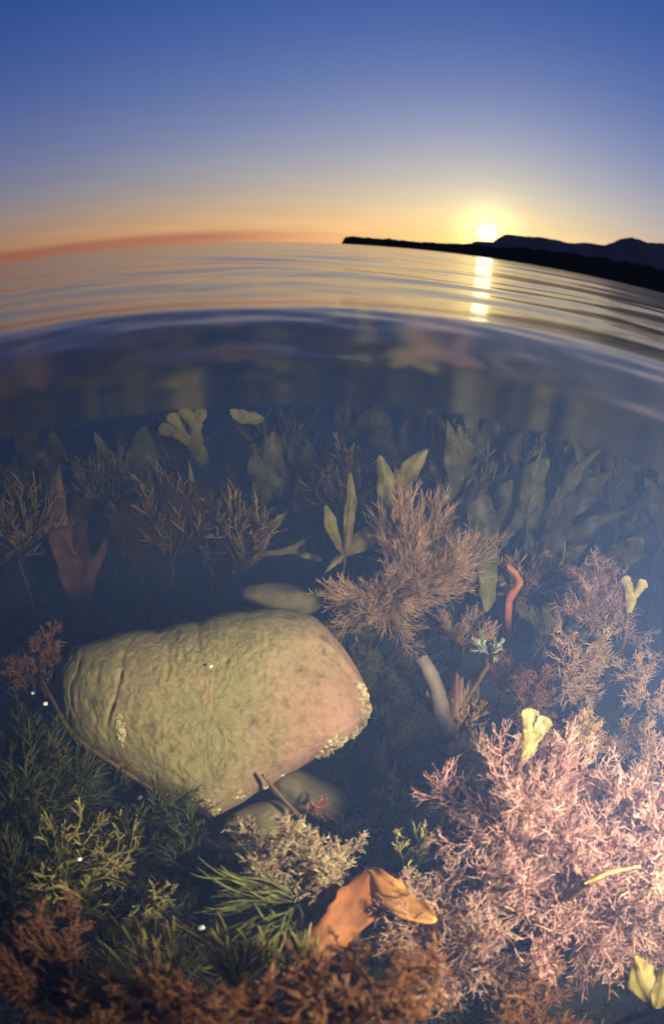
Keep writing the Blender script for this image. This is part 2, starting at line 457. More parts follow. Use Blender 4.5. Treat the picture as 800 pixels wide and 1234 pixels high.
def kids(rng, P, L, c, ratio, ang, t0):
    Mn, n1, _ = P.shape
    t = t0 + (1 - t0) * (np.arange(c)[None, :] + rng.uniform(0, 1, (Mn, c))) / c
    f = t * (n1 - 1); i = np.minimum(f.astype(int), n1 - 2); fr = (f - i)[..., None]
    a = np.take_along_axis(P, i[..., None].repeat(3, -1), 1); b = np.take_along_axis(P, (i + 1)[..., None].repeat(3, -1), 1)
    S = a + (b - a) * fr; T = unit(b - a)
    q = rng.normal(size=T.shape); q = unit(q - T * (q * T).sum(-1, keepdims=True))
    A = ang * rng.uniform(.55, 1.3, (Mn, c, 1))
    D = T * np.cos(A) + q * np.sin(A)
    Lc = L[:, None] * ratio * (1.12 - .55 * t) * rng.uniform(.6, 1.25, (Mn, c))
    return S.reshape(-1, 3), D.reshape(-1, 3), Lc.ravel()

def tubes(rng, P, r0, r1, sides=3, flat=1.0):
    """P: M x n x 3 polylines -> tapered tubes; returns verts, quads, along"""
    Mn, n, _ = P.shape
    T = np.gradient(P, axis=1); T = unit(T)
    ref = rng.normal(size=(Mn, 1, 3)).repeat(n, 1)
    U = unit(ref - T * (ref * T).sum(-1, keepdims=True)); W = np.cross(T, U)
    rad = (r0 + (r1 - r0) * np.linspace(0, 1, n))[None, :, None] * rng.uniform(.75, 1.25, (Mn, 1, 1))
    an = np.arange(sides) * 2 * math.pi / sides
    V = P[:, :, None, :] + rad[..., None] * (np.cos(an)[None, None, :, None] * U[:, :, None, :] + flat * np.sin(an)[None, None, :, None] * W[:, :, None, :])
    base = (np.arange(Mn) * n * sides)[:, None, None]; i = np.arange(n - 1)[None, :, None]; s = np.arange(sides)[None, None, :]; s2 = (s + 1) % sides
    F = np.stack([base + i * sides + s, base + i * sides + s2, base + (i + 1) * sides + s2, base + (i + 1) * sides + s], -1).reshape(-1, 4)
    al = np.broadcast_to(np.linspace(0, 1, n)[None, :, None], (Mn, n, sides)).ravel()
    return V.reshape(-1, 3), F, al

def strands(rng, root, dirs, R0, style):
    """a branching strand bundle: verts, faces, along, strand for the main axes in dirs"""
    S = np.repeat(np.asarray(root, float)[None], len(dirs), 0); D = np.asarray(dirs, float)
    L = R0 * rng.uniform(.75, 1.1, len(dirs))
    trop = np.asarray(style.get('trop', (0, 0, .06)), float)
    Vs, Fs, Al, St, off = [], [], [], [], 0
    lv = style['levels']
    for k, (n, r0, r1, curl, c, ratio, ang, t0) in enumerate(lv):
        P = lines(rng, S, D, L, n, curl, trop)
        V, F, al = tubes(rng, P, r0, r1, 3, style.get('flat', 1.0))
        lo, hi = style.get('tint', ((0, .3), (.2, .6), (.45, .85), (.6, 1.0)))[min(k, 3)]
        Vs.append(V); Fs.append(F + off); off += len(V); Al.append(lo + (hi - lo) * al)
        St.append(np.repeat(rng.uniform(0, 1, len(P)), P.shape[1] * 3))
        if k + 1 < len(lv): S, D, L = kids(rng, P, L, c, ratio, ang, t0)
    return np.concatenate(Vs), np.concatenate(Fs), np.concatenate(Al), np.concatenate(St)

mm = .001
STYLE = {   # (segments, base radius, tip radius, curl, children, length ratio, angle, first child at)
    'coral': dict(levels=[(7, 1.4*mm, .8*mm, .14, 12, .58, .62, .10), (5, .9*mm, .62*mm, .18, 8, .62, .65, .12), (4, .62*mm, .48*mm, .22, 3, .74, .68, .25), (3, .54*mm, .30*mm, .26, 0, 0, 0, 0)]),
    'feather': dict(levels=[(8, 1.2*mm, .7*mm, .09, 14, .56, .38, .06), (6, .68*mm, .5*mm, .10, 8, .60, .36, .08), (4, .52*mm, .38*mm, .12, 3, .74, .34, .15), (3, .42*mm, .26*mm, .14, 0, 0, 0, 0)]),
    'soft': dict(levels=[(6, 1.3*mm, .8*mm, .20, 10, .54, .65, .08), (5, .85*mm, .6*mm, .24, 6, .62, .65, .08), (3, .6*mm, .45*mm, .30, 3, .78, .65, .12), (3, .5*mm, .28*mm, .34, 0, 0, 0, 0)]),
    'grass': dict(flat=.3, trop=(0, 0, .02), levels=[(6, 1.6*mm, .9*mm, .16, 9, .5, .55, .1), (5, 1.7*mm, .8*mm, .14, 6, .6, .5, .1), (3, 1.6*mm, .3*mm, .14, 0, 0, 0, 0)]),
    'blade_grass': dict(flat=.22, trop=(0, 0, .01), levels=[(9, 2.6*mm, .5*mm, .07, 2, .6, .3, .2), (6, 2.0*mm, .4*mm, .08, 0, 0, 0, 0)]),
    'ribbon': dict(flat=.16, trop=(0, 0, .10), levels=[(7, 3.2*mm, 2.6*mm, .17, 5, .62, .45, .15), (5, 3.6*mm, 3.0*mm, .20, 4, .60, .5, .2), (4, 3.6*mm, 1.6*mm, .18, 0, 0, 0, 0)]),
    'tuft': dict(levels=[(6, 1.6*mm, 1.0*mm, .18, 7, .55, .7, .2), (5, 1.3*mm, .9*mm, .2, 5, .55, .6, .3), (4, 1.0*mm, .5*mm, .2, 0, 0, 0, 0)]),
}

def fan(rng, k, axis, spread):
    """k directions spread about an axis, up to spread radians away from it"""
    axis = unit(np.asarray(axis, float)[None])[0]
    out_ = []
    for i in range(k):
        th = spread * math.sqrt((i + rng.uniform(.1, .9)) / k); ph = i * 2.39996 + rng.uniform(-.4, .4)
        u = unit(np.cross(axis, [.3, .9, .2])[None])[0]; w = np.cross(axis, u)
        out_.append(axis * math.cos(th) + (u * math.cos(ph) + w * math.sin(ph)) * math.sin(th))
    return np.array(out_)

def bush(name, label, cat, middle, size, axis, style, m, k=10, spread=1.35, per=1, seed=0, group=None, lift=.35, squash=None, stem_mat='stipe'):
    """a bushy weed: an Empty on the sea floor, a stem up to the crown, and k main branches, each a mesh of its own"""
    rng = np.random.default_rng(seed)
    ax = unit(np.asarray(axis, float)[None])[0]
    crown = np.asarray(middle, float) - ax * size * lift
    foot = np.array([crown[0] - ax[0] * .02, crown[1] - ax[1] * .02, 0]); foot[2] = float(bed_z(foot[0], foot[1])) - .01
    if foot[2] > crown[2] - .01: foot[2] = crown[2] - .015
    e = empty(name, foot)
    tag(e, label, cat, group)
    n = 7
    t = np.linspace(0, 1, n)[:, None]
    stem = foot[None] * (1 - t) + crown[None] * t
    stem[1:-1] += rng.normal(size=(n - 2, 3)) * .006
    V, F, al = tubes(rng, stem[None], 4.5 * mm, 3 * mm, 7)
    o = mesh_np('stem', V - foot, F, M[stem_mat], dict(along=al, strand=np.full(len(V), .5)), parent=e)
    D = fan(rng, k * per, ax, spread)
    idx = rng.permutation(k * per)
    for i in range(k):
        V, F, al, st = strands(rng, crown, D[idx[i * per:(i + 1) * per]], size, STYLE[style])
        if squash is not None:
            q = unit(np.asarray(squash[0], float)[None])[0]
            V = V - ((V - crown) @ q)[:, None] * q[None] * (1 - squash[1])
        floor = bed_z(V[:, 0], V[:, 1]) + .003
        V[:, 2] = np.maximum(V[:, 2], floor)
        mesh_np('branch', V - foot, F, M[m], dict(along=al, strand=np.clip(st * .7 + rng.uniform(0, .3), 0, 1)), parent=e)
    return e

# ------------------------------------------------------------------ blades: kelps and wracks
def blade_geo(rng, pts, width, side, thick=.0016, ruffle=.012, waves=4.0, cup=.12, prof=None, across=9):
    """a leathery blade along pts: closed, thicker along its midrib, with a rippled margin"""
    pts = np.asarray(pts, float); n = len(pts)
    s_ = np.linspace(0, 1, n)
    T = unit(np.gradient(pts, axis=0))
    side = np.asarray(side, float)
    Sd = unit(side[None] - T * (T @ side)[:, None]); N = np.cross(T, Sd)
    w = width * (prof(s_) if prof else np.sin(np.clip(s_ * .93 + .05, 0, 1) * math.pi) ** .6)
    u = np.linspace(-1, 1, across)
    ph = rng.uniform(0, 6.28, 2)
    ruf = ruffle * (np.abs(u)[None, :] ** 2.2) * np.where(u[None, :] > 0, np.sin(s_[:, None] * waves * 6.28 + ph[0]), np.sin(s_[:, None] * waves * 5.6 + ph[1])) * np.minimum(1, w / max(width, 1e-6))[:, None]
    lobes = np.stack([.10 * np.sin(s_ * rng.uniform(9, 16) + rng.uniform(0, 6.28)) + .06 * np.sin(s_ * rng.uniform(20, 34) + rng.uniform(0, 6.28)) + .03 * rng.normal(size=n) for _ in (0, 1)], 1)
    jag = 1 + lobes[:, (u > 0).astype(int)] * np.abs(u)[None, :] ** 2
    mid = pts[:, None, :] + Sd[:, None, :] * (w[:, None] * u[None, :] * jag)[..., None] + N[:, None, :] * (ruf - cup * u[None, :] ** 2 * w[:, None])[..., None]
    th = thick * (1.0 - .65 * np.abs(u)[None, :] ** 1.5 + 1.2 * np.exp(-(u[None, :] / .16) ** 2)) * np.ones((n, 1))
    top = mid + N[:, None, :] * th[..., None]; bot = mid - N[:, None, :] * th[..., None]
    ring = np.concatenate([top, bot[:, ::-1]], 1)                       # n x 2a x 3
    a2 = 2 * across
    i = np.arange(n - 1)[:, None] * a2; j = np.arange(a2)[None, :]; j2 = (j + 1) % a2
    F = np.stack([i + j, i + j2, i + a2 + j2, i + a2 + j], -1).reshape(-1, 4)
    caps = [[b + k, b + k + 1, b + a2 - 2 - k, b + a2 - 1 - k] for b in (0, (n - 1) * a2) for k in range(across - 1)]
    return ring.reshape(-1, 3), np.concatenate([F, np.array(caps)]), np.repeat(s_, a2)

def curve_pts(p0, d0, length, bend, n=16, wob=.0, rng=None):
    p = np.asarray(p0, float); d = unit(np.asarray(d0, float)[None])[0]; out_ = [p]
    bend = np.asarray(bend, float)
    for k in range(n - 1):
        d = unit((d + bend / n + (rng.normal(size=3) * wob if rng is not None else 0))[None])[0]
        p = p + d * length / (n - 1); out_.append(p)
    return np.array(out_)

PROF = {
    'strap': lambda s: np.minimum(1, (s * 6) ** .8) * np.minimum(1, ((1.0 - s) * 2.6 + .02) ** .8),
    'paddle': lambda s: (.25 + .75 * s ** .8) * np.minimum(1, ((1.0 - s) * 7 + .04) ** .55),
    'leaf': lambda s: np.sin(np.clip(s * .95 + .04, 0, 1) * math.pi) ** .65,
    'spear': lambda s: (np.minimum(1, s * 4 + .15)) * (1.02 - s) ** .7,
}

def frond(name, label, cat, root, blades, m, group=None, seed=0, stipe_r=.004, facing=None):
    """a leafy plant: Empty at its foot on the sea floor, a stipe, and each blade a mesh of its own.
    blades: (start, direction, length, half width, bend, side, profile, ruffle)"""
    rng = np.random.default_rng(seed)
    root = np.asarray(root, float)
    foot = np.array([root[0], root[1], float(bed_z(root[0], root[1])) - .01])
    if foot[2] > root[2] - .01: foot[2] = root[2] - .015
    e = empty(name, foot); tag(e, label, cat, group)
    n = 8; t = np.linspace(0, 1, n)[:, None]
    st = foot[None] * (1 - t) + root[None] * t
    st[1:-1] += rng.normal(size=(n - 2, 3)) * .004
    V, F, al = tubes(rng, st[None], stipe_r * 1.3, stipe_r, 7)
    mesh_np('stipe', V - foot, F, M['stipe'], dict(along=al, strand=np.full(len(V), .5)), parent=e)
    for (p0, d, L, w, bend, side, pr, ruf) in blades:
        pts = curve_pts(p0, d, L, bend, 26, .03, rng)
        V, F, al = blade_geo(rng, pts, w, side, ruffle=ruf, waves=L / .09, prof=PROF[pr])
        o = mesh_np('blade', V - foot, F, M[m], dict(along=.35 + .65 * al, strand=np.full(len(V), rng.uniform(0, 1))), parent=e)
    return e

def forked(name, label, cat, root, p0, d, L, w, m, plane, depth=2, ang=.42, seed=0, group=None, bend=(0, 0, 0), ruf=.004):
    """a wrack frond that forks flat in one plane; each lobe between forks is a blade of its own"""
    rng = np.random.default_rng(seed)
    root = np.asarray(root, float)
    foot = np.array([root[0], root[1], float(bed_z(root[0], root[1])) - .01])
    if foot[2] > root[2] - .01: foot[2] = root[2] - .015
    e = empty(name, foot); tag(e, label, cat, group)
    n = 9; t = np.linspace(0, 1, n)[:, None]
    p0 = np.asarray(p0, float)
    st = np.concatenate([foot[None] * (1 - t) + root[None] * t, root[None] * (1 - t[1:]) + p0[None] * t[1:]])
    V, F, al = tubes(rng, st[None], .0035, .0025, 7)
    mesh_np('stipe', V - foot, F, M['stipe'], dict(along=al, strand=np.full(len(V), .5)), parent=e)
    plane = unit(np.asarray(plane, float)[None])[0]
    def go(p, d, L, w, dep):
        pts = curve_pts(p, d, L, bend, 12, .03, rng)
        side = np.cross(plane, unit(np.asarray(d, float)[None])[0])
        pf = (lambda s: .55 + .45 * s) if dep else (lambda s: (.8 + .35 * s) * np.minimum(1, ((1.0 - s) * 5 + .03) ** .5))
        V, F, al = blade_geo(rng, pts, w, side, ruffle=ruf, waves=L / .05, prof=pf, thick=.0007)
        a0 = 1 - (dep + 1) / (depth + 1)
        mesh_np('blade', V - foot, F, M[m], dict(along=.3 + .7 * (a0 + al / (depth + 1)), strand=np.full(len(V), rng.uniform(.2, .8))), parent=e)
        if dep:
            dd = unit((pts[-1] - pts[-2])[None])[0]; sd = np.cross(plane, dd)
            for s in (-1, 1):
                a = ang * rng.uniform(.7, 1.25)
                go(pts[-1] - dd * w * .35 + sd * s * w * .35, dd * math.cos(a) + sd * s * math.sin(a), L * rng.uniform(.65, .95), w * .8, dep - 1)
    go(p0, d, L, w, depth)
    return e

# ------------------------------------------------------------------ the big boulder
B_C, B_N, B_U, B_V = np.array((-0.162, 0.477, -0.561)), np.array((0.203, -0.596, 0.777)), np.array((0.973, 0.209, -0.093)), np.array((-0.107, 0.775, 0.623))
B_OUT = np.array([(0.2425, -0.0025), (0.2362, 0.0317), (0.2171, 0.0762), (0.1867, 0.1206), (0.1625, 0.1460), (0.1079, 0.1613), (0.0571, 0.1562), (-0.0190, 0.1397), (-0.0825, 0.1244), (-0.1714, 0.1067), (-0.2133, 0.0927), (-0.2349, 0.0571), (-0.2324, 0.0127), (-0.2159, -0.0317), (-0.1587, -0.0737), (-0.1079, -0.1079), (-0.0635, -0.1333), (-0.0127, -0.1600), (0.0190, -0.1460), (0.0571, -0.1232), (0.1016, -0.0965), (0.1587, -0.0660), (0.2159, -0.0419)])
B_ANG = np.arctan2(B_OUT[:, 1], B_OUT[:, 0]); B_RAD = np.hypot(B_OUT[:, 0], B_OUT[:, 1])
_o = np.argsort(B_ANG); B_ANG = B_ANG[_o]; B_RAD = B_RAD[_o]
def b_radius(phi):
    g = np.linspace(-math.pi, math.pi, 721)
    r = np.interp(g, np.concatenate([B_ANG - 2 * math.pi, B_ANG, B_ANG + 2 * math.pi]), np.tile(B_RAD, 3))
    k = np.exp(-np.linspace(-2.5, 2.5, 15) ** 2); k /= k.sum()
    r = np.convolve(np.concatenate([r[-8:-1], r, r[1:8]]), k, 'valid')
    return np.interp((phi + math.pi) % (2 * math.pi) - math.pi, g, r)
def b_height(a, b):
    """height of the boulder's face over its middle plane at local (a, b)"""
    rho = np.clip(np.hypot(a, b) / b_radius(np.arctan2(b, a)), 0, 1)
    h = .115 * (1 - rho ** 3.0) ** .55
    edge = .118 - .50 * np.maximum(0, a - .10 + .25 * b) - .16 * np.maximum(0, -b - .02)
    return np.minimum(h, edge - .01 * np.exp(-(np.abs(h - edge) / .01)))
def b_relief(a, b):
    z = 0
    left = smooth01((-a + .02) / .16)
    for x0, dep, wd in ((-.196, .004, .002), (-.160, .002, .0016), (-.133, .006, .0022), (-.112, .002, .0015), (-.062, .002, .0018)):
        wig = x0 + .005 * math.sin(b * 13 + x0 * 140) + .012 * noise.noise(Vector((b * 30, x0 * 50, 0))) + .18 * b
        z -= dep * math.exp(-((a - wig) / wd) ** 2) * max(0, min(1, .4 + noise.noise(Vector((b * 14, x0 * 31, 4)))+ .3))
    z += .0013 * noise.fractal(Vector((a * 40, b * 26, 1)), .7, 2, 6) * (1 + .8 * float(left)) - .0036 * abs(noise.noise(Vector((a * 95, b * 60, 3)))) - .0026 * abs(noise.noise(Vector((a * 190, b * 150, 6))))
    z += .007 * noise.noise(Vector((a * 7, b * 7, 9)))
    for (pa, pb, pr) in PITS:
        z -= .006 * math.exp(-((a - pa) ** 2 + (b - pb) ** 2) / pr ** 2)
    return z
PITS = [(.094, .018, .006), (.028, .012, .005), (.05, -.01, .006), (-.058, -.045, .006), (.085, .15, .006), (.02, .07, .004), (.12, .06, .004)]
def b_point(a, b, off=0.0):
    h = float(b_height(np.array(a), np.array(b))) + b_relief(a, b) + off
    return B_C + B_U * a + B_V * b + B_N * h
def build_boulder():
    nA, nF, nK = 340, 110, 14
    phi = np.linspace(-math.pi, math.pi, nA, endpoint=False)
    rad = b_radius(phi)
    rho = 1 - (1 - np.linspace(0, 1, nF)) ** 1.6
    V = []
    for k, q in enumerate(rho[1:]):
        a, b = rad * q * np.cos(phi), rad * q * np.sin(phi)
        h = b_height(a, b)
        for i in range(nA):
            rel = b_relief(a[i], b[i])
            V.append(B_C + B_U * a[i] + B_V * b[i] + B_N * (h[i] + rel * (1 - .6 * q ** 6)))
    for k in range(1, nK):
        q = math.cos(k / nK * math.pi / 2)
        a, b = rad * q * np.cos(phi), rad * q * np.sin(phi)
        for i in range(nA):
            V.append(B_C + B_U * a[i] + B_V * b[i] - B_N * (.15 * math.sin(k / nK * math.pi / 2) + .006 * noise.noise(Vector((a[i] * 20, b[i] * 20, 7)))))
    nR = nF - 1 + nK - 1
    c0 = len(V); V.append(B_C + B_N * (float(b_height(np.array(1e-5), np.array(0.))) + b_relief(0, 0))); c1 = len(V); V.append(B_C - B_N * .15)
    i = np.arange(nR - 1)[:, None] * nA; j = np.arange(nA)[None, :]; j2 = (j + 1) % nA
    F = np.stack([i + j, i + nA + j, i + nA + j2, i + j2], -1).reshape(-1, 4)
    jj = np.arange(nA); t0 = np.stack([np.full(nA, c0), jj, (jj + 1) % nA], -1); bse = (nR - 1) * nA; t1 = np.stack([np.full(nA, c1), bse + (jj + 1) % nA, bse + jj], -1)
    return np.array(V), [F, t0, t1]

m_rock, nt, out = mat('boulder_stone')
bs = node(nt, 'ShaderNodeBsdfPrincipled', Roughness=.85)
bs.inputs['Specular IOR Level'].default_value = .2
tc = node(nt, 'ShaderNodeTexCoord')
n1 = node(nt, 'ShaderNodeTexNoise', Scale=7, Detail=6, Roughness=.6); n2 = node(nt, 'ShaderNodeTexNoise', Scale=75, Detail=7, Roughness=.75); n3 = node(nt, 'ShaderNodeTexNoise', Scale=3.2, Detail=3, Roughness=.5)
for q in (n1, n2, n3): nt.links.new(tc.outputs['Object'], q.inputs['Vector'])
dp = node(nt, 'ShaderNodeVectorMath', operation='DOT_PRODUCT'); dp.inputs[1].default_value = tuple(B_U * 2.2 - B_V * 1.5)
nt.links.new(tc.outputs['Object'], dp.inputs[0])
ad = node(nt, 'ShaderNodeMath', operation='ADD'); nt.links.new(dp.outputs['Value'], ad.inputs[0]); nt.links.new(n3.outputs[0], ad.inputs[1])
green = ramp(nt, n1.outputs[0], [(.3, (.15, .135, .05)), (.5, (.235, .205, .085)), (.72, (.31, .25, .12))])
pink = ramp(nt, n1.outputs[0], [(.3, (.32, .19, .115)), (.7, (.46, .28, .175))])
mx = node(nt, 'ShaderNodeMix', data_type='RGBA'); nt.links.new(green, mx.inputs['A']); nt.links.new(pink, mx.inputs['B'])
nt.links.new(ramp(nt, ad.outputs[0], [(.36, (0, 0, 0)), (.70, (1, 1, 1))]), mx.inputs['Factor'])
m2 = node(nt, 'ShaderNodeMix', data_type='RGBA', blend_type='MULTIPLY'); m2.inputs['Factor'].default_value = .8
nt.links.new(mx.outputs['Result'], m2.inputs['A']); nt.links.new(ramp(nt, n2.outputs[0], [(.32, (.55, .52, .45)), (.55, (1, 1, 1))]), m2.inputs['B'])
# patches of pink crust and dark film
n4 = node(nt, 'ShaderNodeTexNoise', Scale=17, Detail=5, Roughness=.6); nt.links.new(tc.outputs['Object'], n4.inputs['Vector'])
m3 = node(nt, 'ShaderNodeMix', data_type='RGBA'); nt.links.new(ramp(nt, n4.outputs[0], [(.60, (0, 0, 0)), (.68, (.55, .55, .55))]), m3.inputs['Factor'])
nt.links.new(m2.outputs['Result'], m3.inputs['A']); m3.inputs['B'].default_value = (.36, .19, .13, 1)
m4 = node(nt, 'ShaderNodeMix', data_type='RGBA'); nt.links.new(ramp(nt, n4.outputs[0], [(.30, (.75, .75, .75)), (.37, (0, 0, 0))]), m4.inputs['Factor'])
nt.links.new(m3.outputs['Result'], m4.inputs['A']); m4.inputs['B'].default_value = (.07, .07, .025, 1)
nt.links.new(m4.outputs['Result'], bs.inputs['Base Color'])
b = node(nt, 'ShaderNodeBump', Distance=.005, Strength=1.0); nt.links.new(n2.outputs[0], b.inputs['Height']); nt.links.new(b.outputs[0], bs.inputs['Normal'])
nt.links.new(bs.outputs[0], out.inputs[0])
b_foot = np.array([B_C[0], B_C[1], float(bed_z(B_C[0], B_C[1]))])
boulder = empty('boulder', b_foot)
tag(boulder, 'large rounded olive green and tan boulder with cracks on its left side', 'rock')
V, F = build_boulder()
mesh_np('stone_body', V - b_foot, F, m_rock, parent=boulder)

m_barn, nt, out = mat('barnacle_shell')
bs = node(nt, 'ShaderNodeBsdfPrincipled', Roughness=.7)
tc = node(nt, 'ShaderNodeTexCoord'); n1 = node(nt, 'ShaderNodeTexNoise', Scale=120, Detail=4)
nt.links.new(tc.outputs['Object'], n1.inputs['Vector'])
nt.links.new(ramp(nt, n1.outputs[0], [(.3, (.20, .16, .07)), (.65, (.50, .43, .22))]), bs.inputs['Base Color'])
nt.links.new(bs.outputs[0], out.inputs[0])
def barnacle_cluster(ca, cb, ra, rb, rot, count, seed, size=.0034):
    rng = np.random.default_rng(seed); V, F = [], []
    for i in range(count):
        q, th = math.sqrt(rng.uniform(0, 1)), rng.uniform(0, 6.28)
        x, y = ra * q * math.cos(th), rb * q * math.sin(th)
        a, b = ca + x * math.cos(rot) - y * math.sin(rot), cb + x * math.sin(rot) + y * math.cos(rot)
        p = b_point(a, b, -.001); s = size * rng.uniform(.55, 1.35); hgt = s * rng.uniform(.7, 1.2)
        ax = unit((B_N + rng.normal(size=3) * .2)[None])[0]; u = unit(np.cross(ax, B_V)[None])[0]; w = np.cross(ax, u)
        o = len(V); ns = 7
        for r_, z_ in ((1.0, 0), (.85, .6), (.5, 1.0), (.3, .55)):
            for k in range(ns):
                g = k / ns * 6.283; jit = rng.uniform(.88, 1.12)
                V.append(p + (u * math.cos(g) + w * math.sin(g)) * s * r_ * jit + ax * hgt * z_)
        for k in range(3):
            for j in range(ns): F.append((o + k * ns + j, o + k * ns + (j + 1) % ns, o + (k + 1) * ns + (j + 1) % ns, o + (k + 1) * ns + j))
    mesh_np('barnacle_cluster', np.array(V) - b_foot, np.array(F), m_barn, smooth=False, parent=boulder)

barnacle_cluster(-0.1194, -0.0229, 0.0063, 0.0229, 0.05, 34, 3, 0.0030)
barnacle_cluster(-0.0165, -0.1321, 0.0254, 0.0165, -0.50, 70, 4, 0.0030)
barnacle_cluster(0.0356, -0.1143, 0.0089, 0.0063, 0.40, 9, 5, 0.0030)
barnacle_cluster(0.1689, -0.0546, 0.0254, 0.0178, 0.50, 80, 6, 0.0030)
barnacle_cluster(0.2222, 0.0025, 0.0114, 0.0381, 0.20, 110, 7, 0.0030)
barnacle_cluster(0.0724, -0.1054, 0.0102, 0.0051, 0.60, 9, 8, 0.0030)
barnacle_cluster(0.2095, -0.0356, 0.0152, 0.0102, 0.30, 26, 9, 0.0030)
barnacle_cluster(0.0952, -0.0952, 0.0051, 0.0038, 0.00, 4, 10, 0.0030)

m_shell, nt, out = mat('white_shell')
bs = node(nt, 'ShaderNodeBsdfPrincipled', Roughness=.35)
tc = node(nt, 'ShaderNodeTexCoord'); n1 = node(nt, 'ShaderNodeTexNoise', Scale=200, Detail=3)
nt.links.new(tc.outputs['Object'], n1.inputs['Vector'])
nt.links.new(ramp(nt, n1.outputs[0], [(.3, (.6, .58, .5)), (.7, (.85, .84, .8))]), bs.inputs['Base Color'])
nt.links.new(bs.outputs[0], out.inputs[0])
m_stone, nt, out = mat('small_stone')
bs = node(nt, 'ShaderNodeBsdfPrincipled', Roughness=.8)
tc = node(nt, 'ShaderNodeTexCoord'); n1 = node(nt, 'ShaderNodeTexNoise', Scale=24, Detail=7, Roughness=.65)
nt.links.new(tc.outputs['Object'], n1.inputs['Vector'])
nt.links.new(ramp(nt, n1.outputs[0], [(.3, (.06, .05, .02)), (.55, (.12, .10, .035)), (.75, (.17, .13, .06))]), bs.inputs['Base Color'])
b = node(nt, 'ShaderNodeBump', Distance=.004, Strength=.6); nt.links.new(n1.outputs[0], b.inputs['Height']); nt.links.new(b.outputs[0], bs.inputs['Normal'])
nt.links.new(bs.outputs[0], out.inputs[0])
def blob(name, label, cat, p, axes, radii, m, rough=.10, seed=0, res=(40, 24), group=None, kind=None):
    """a rounded stone or shell: axes u, v in its long plane, w across"""
    rng = np.random.default_rng(seed); U, Vv, W = (unit(np.asarray(q, float)[None])[0] for q in axes)
    W = unit(np.cross(U, Vv)[None])[0]; Vv = np.cross(W, U)
    V = []
    for j in range(res[1] + 1):
        th = j / res[1] * math.pi
        for i in range(res[0]):
            ph = i / res[0] * 2 * math.pi
            d = np.array([math.sin(th) * math.cos(ph), math.sin(th) * math.sin(ph), math.cos(th)])
            s = np.sign(d) * np.abs(d) ** .85
            k = 1 + rough * noise.fractal(Vector(d * 1.6 + seed), 1, 2, 5)
            V.append(k * (U * s[0] * radii[0] + Vv * s[1] * radii[1] + W * s[2] * radii[2]))
    nA = res[0]; i = np.arange(res[1])[:, None] * nA; j = np.arange(nA)[None, :]; j2 = (j + 1) % nA
    F = np.stack([i + j, i + nA + j, i + nA + j2, i + j2], -1).reshape(-1, 4)
    o = mesh_np(name, V, F, m); o.location = p
    return tag(o, label, cat, group, kind)

blob('stone', 'small olive brown stone lying against the lower right edge of the boulder', 'stone', (-0.013, 0.404, -0.654), ((0.922, -0.329, -0.202), (0.356, 0.816, 0.455), (0.015, -0.492, 0.870)), (0.0651, 0.0312, 0.0390), m_stone, seed=3)
blob('stone', 'small rounded olive stone below the boulder, left of the pink sprig', 'stone', (-0.082, 0.351, -0.654), ((0.906, 0.412, 0.099), (-0.361, 0.820, 0.444), (0.102, -0.439, 0.893)), (0.0533, 0.0279, 0.0330), m_stone, seed=5)
blob('stone', 'olive stone half hidden behind the top edge of the boulder', 'stone', (-0.093, 0.810, -0.602), ((0.996, 0.053, -0.075), (0.030, 0.635, 0.772), (0.089, -0.771, 0.630)), (0.0800, 0.0317, 0.0500), m_stone, seed=8)
bush('seaweed_bush', 'dense bright pink coral weed bush under the yellow wrack tip', 'seaweed', (0.207, 0.236, -0.440), 0.108, (0.000, -0.150, 1.000), 'coral', 'pink', k=16, per=1, spread=1.45, seed=11, lift=0.25)
bush('seaweed_bush', 'pink coral weed bush in front, just below the pale sliver', 'seaweed', (0.236, 0.143, -0.439), 0.095, (0.100, -0.100, 1.000), 'coral', 'pink', k=15, spread=1.5, seed=12, lift=0.25)
bush('seaweed_bush', 'pinkish tan coral weed bush right of the orange kelp blades', 'seaweed', (0.132, 0.122, -0.460), 0.082, (-0.300, -0.100, 1.000), 'coral', 'pale_pink', k=11, spread=1.4, seed=13, lift=0.25)
bush('seaweed_bush', 'pink coral weed bush cut by the right edge of the photo', 'seaweed', (0.363, 0.204, -0.400), 0.098, (-0.200, 0.000, 1.000), 'coral', 'pink', k=12, spread=1.4, seed=14, lift=0.25)
bush('seaweed_bush', 'pink coral weed bush in the corner below the one cut by the right edge', 'seaweed', (0.325, 0.127, -0.428), 0.092, (0.000, 0.000, 1.000), 'coral', 'pale_pink', k=12, spread=1.45, seed=15, lift=0.25)
bush('seaweed_bush', 'small pink coral weed between the two largest pink bushes, right of the yellow wrack', 'seaweed', (0.282, 0.196, -0.444), 0.082, (0.100, 0.000, 1.000), 'coral', 'pink', k=10, spread=1.4, seed=16, lift=0.25)
bush('seaweed_bush', 'hazy pale pink soft weed under the forked yellow prongs at right', 'seaweed', (0.470, 0.637, -0.465), 0.105, (0.050, -0.200, 1.000), 'soft', 'pale_pink', k=11, spread=1.35, seed=17, lift=0.3)
bush('seaweed_bush', 'thin straggly brown weed hanging below the hazy pale pink weed', 'seaweed', (0.420, 0.562, -0.550), 0.100, (0.200, -0.300, 0.300), 'soft', 'tan', k=6, spread=1.3, seed=18, lift=0.2)
bush('seaweed_bush', 'tan feathery weed bush fanning out beyond the boulder', 'seaweed', (0.181, 0.816, -0.489), 0.150, (0.599, 0.355, 0.968), 'feather', 'tan', k=21, spread=1.2, seed=21, lift=0.45)
bush('seaweed_bush', 'lower tan feathery weed hanging just right of the boulder top', 'seaweed', (0.116, 0.746, -0.549), 0.125, (0.325, -1.011, -0.348), 'feather', 'tan', k=15, spread=1.35, seed=22, lift=0.35)
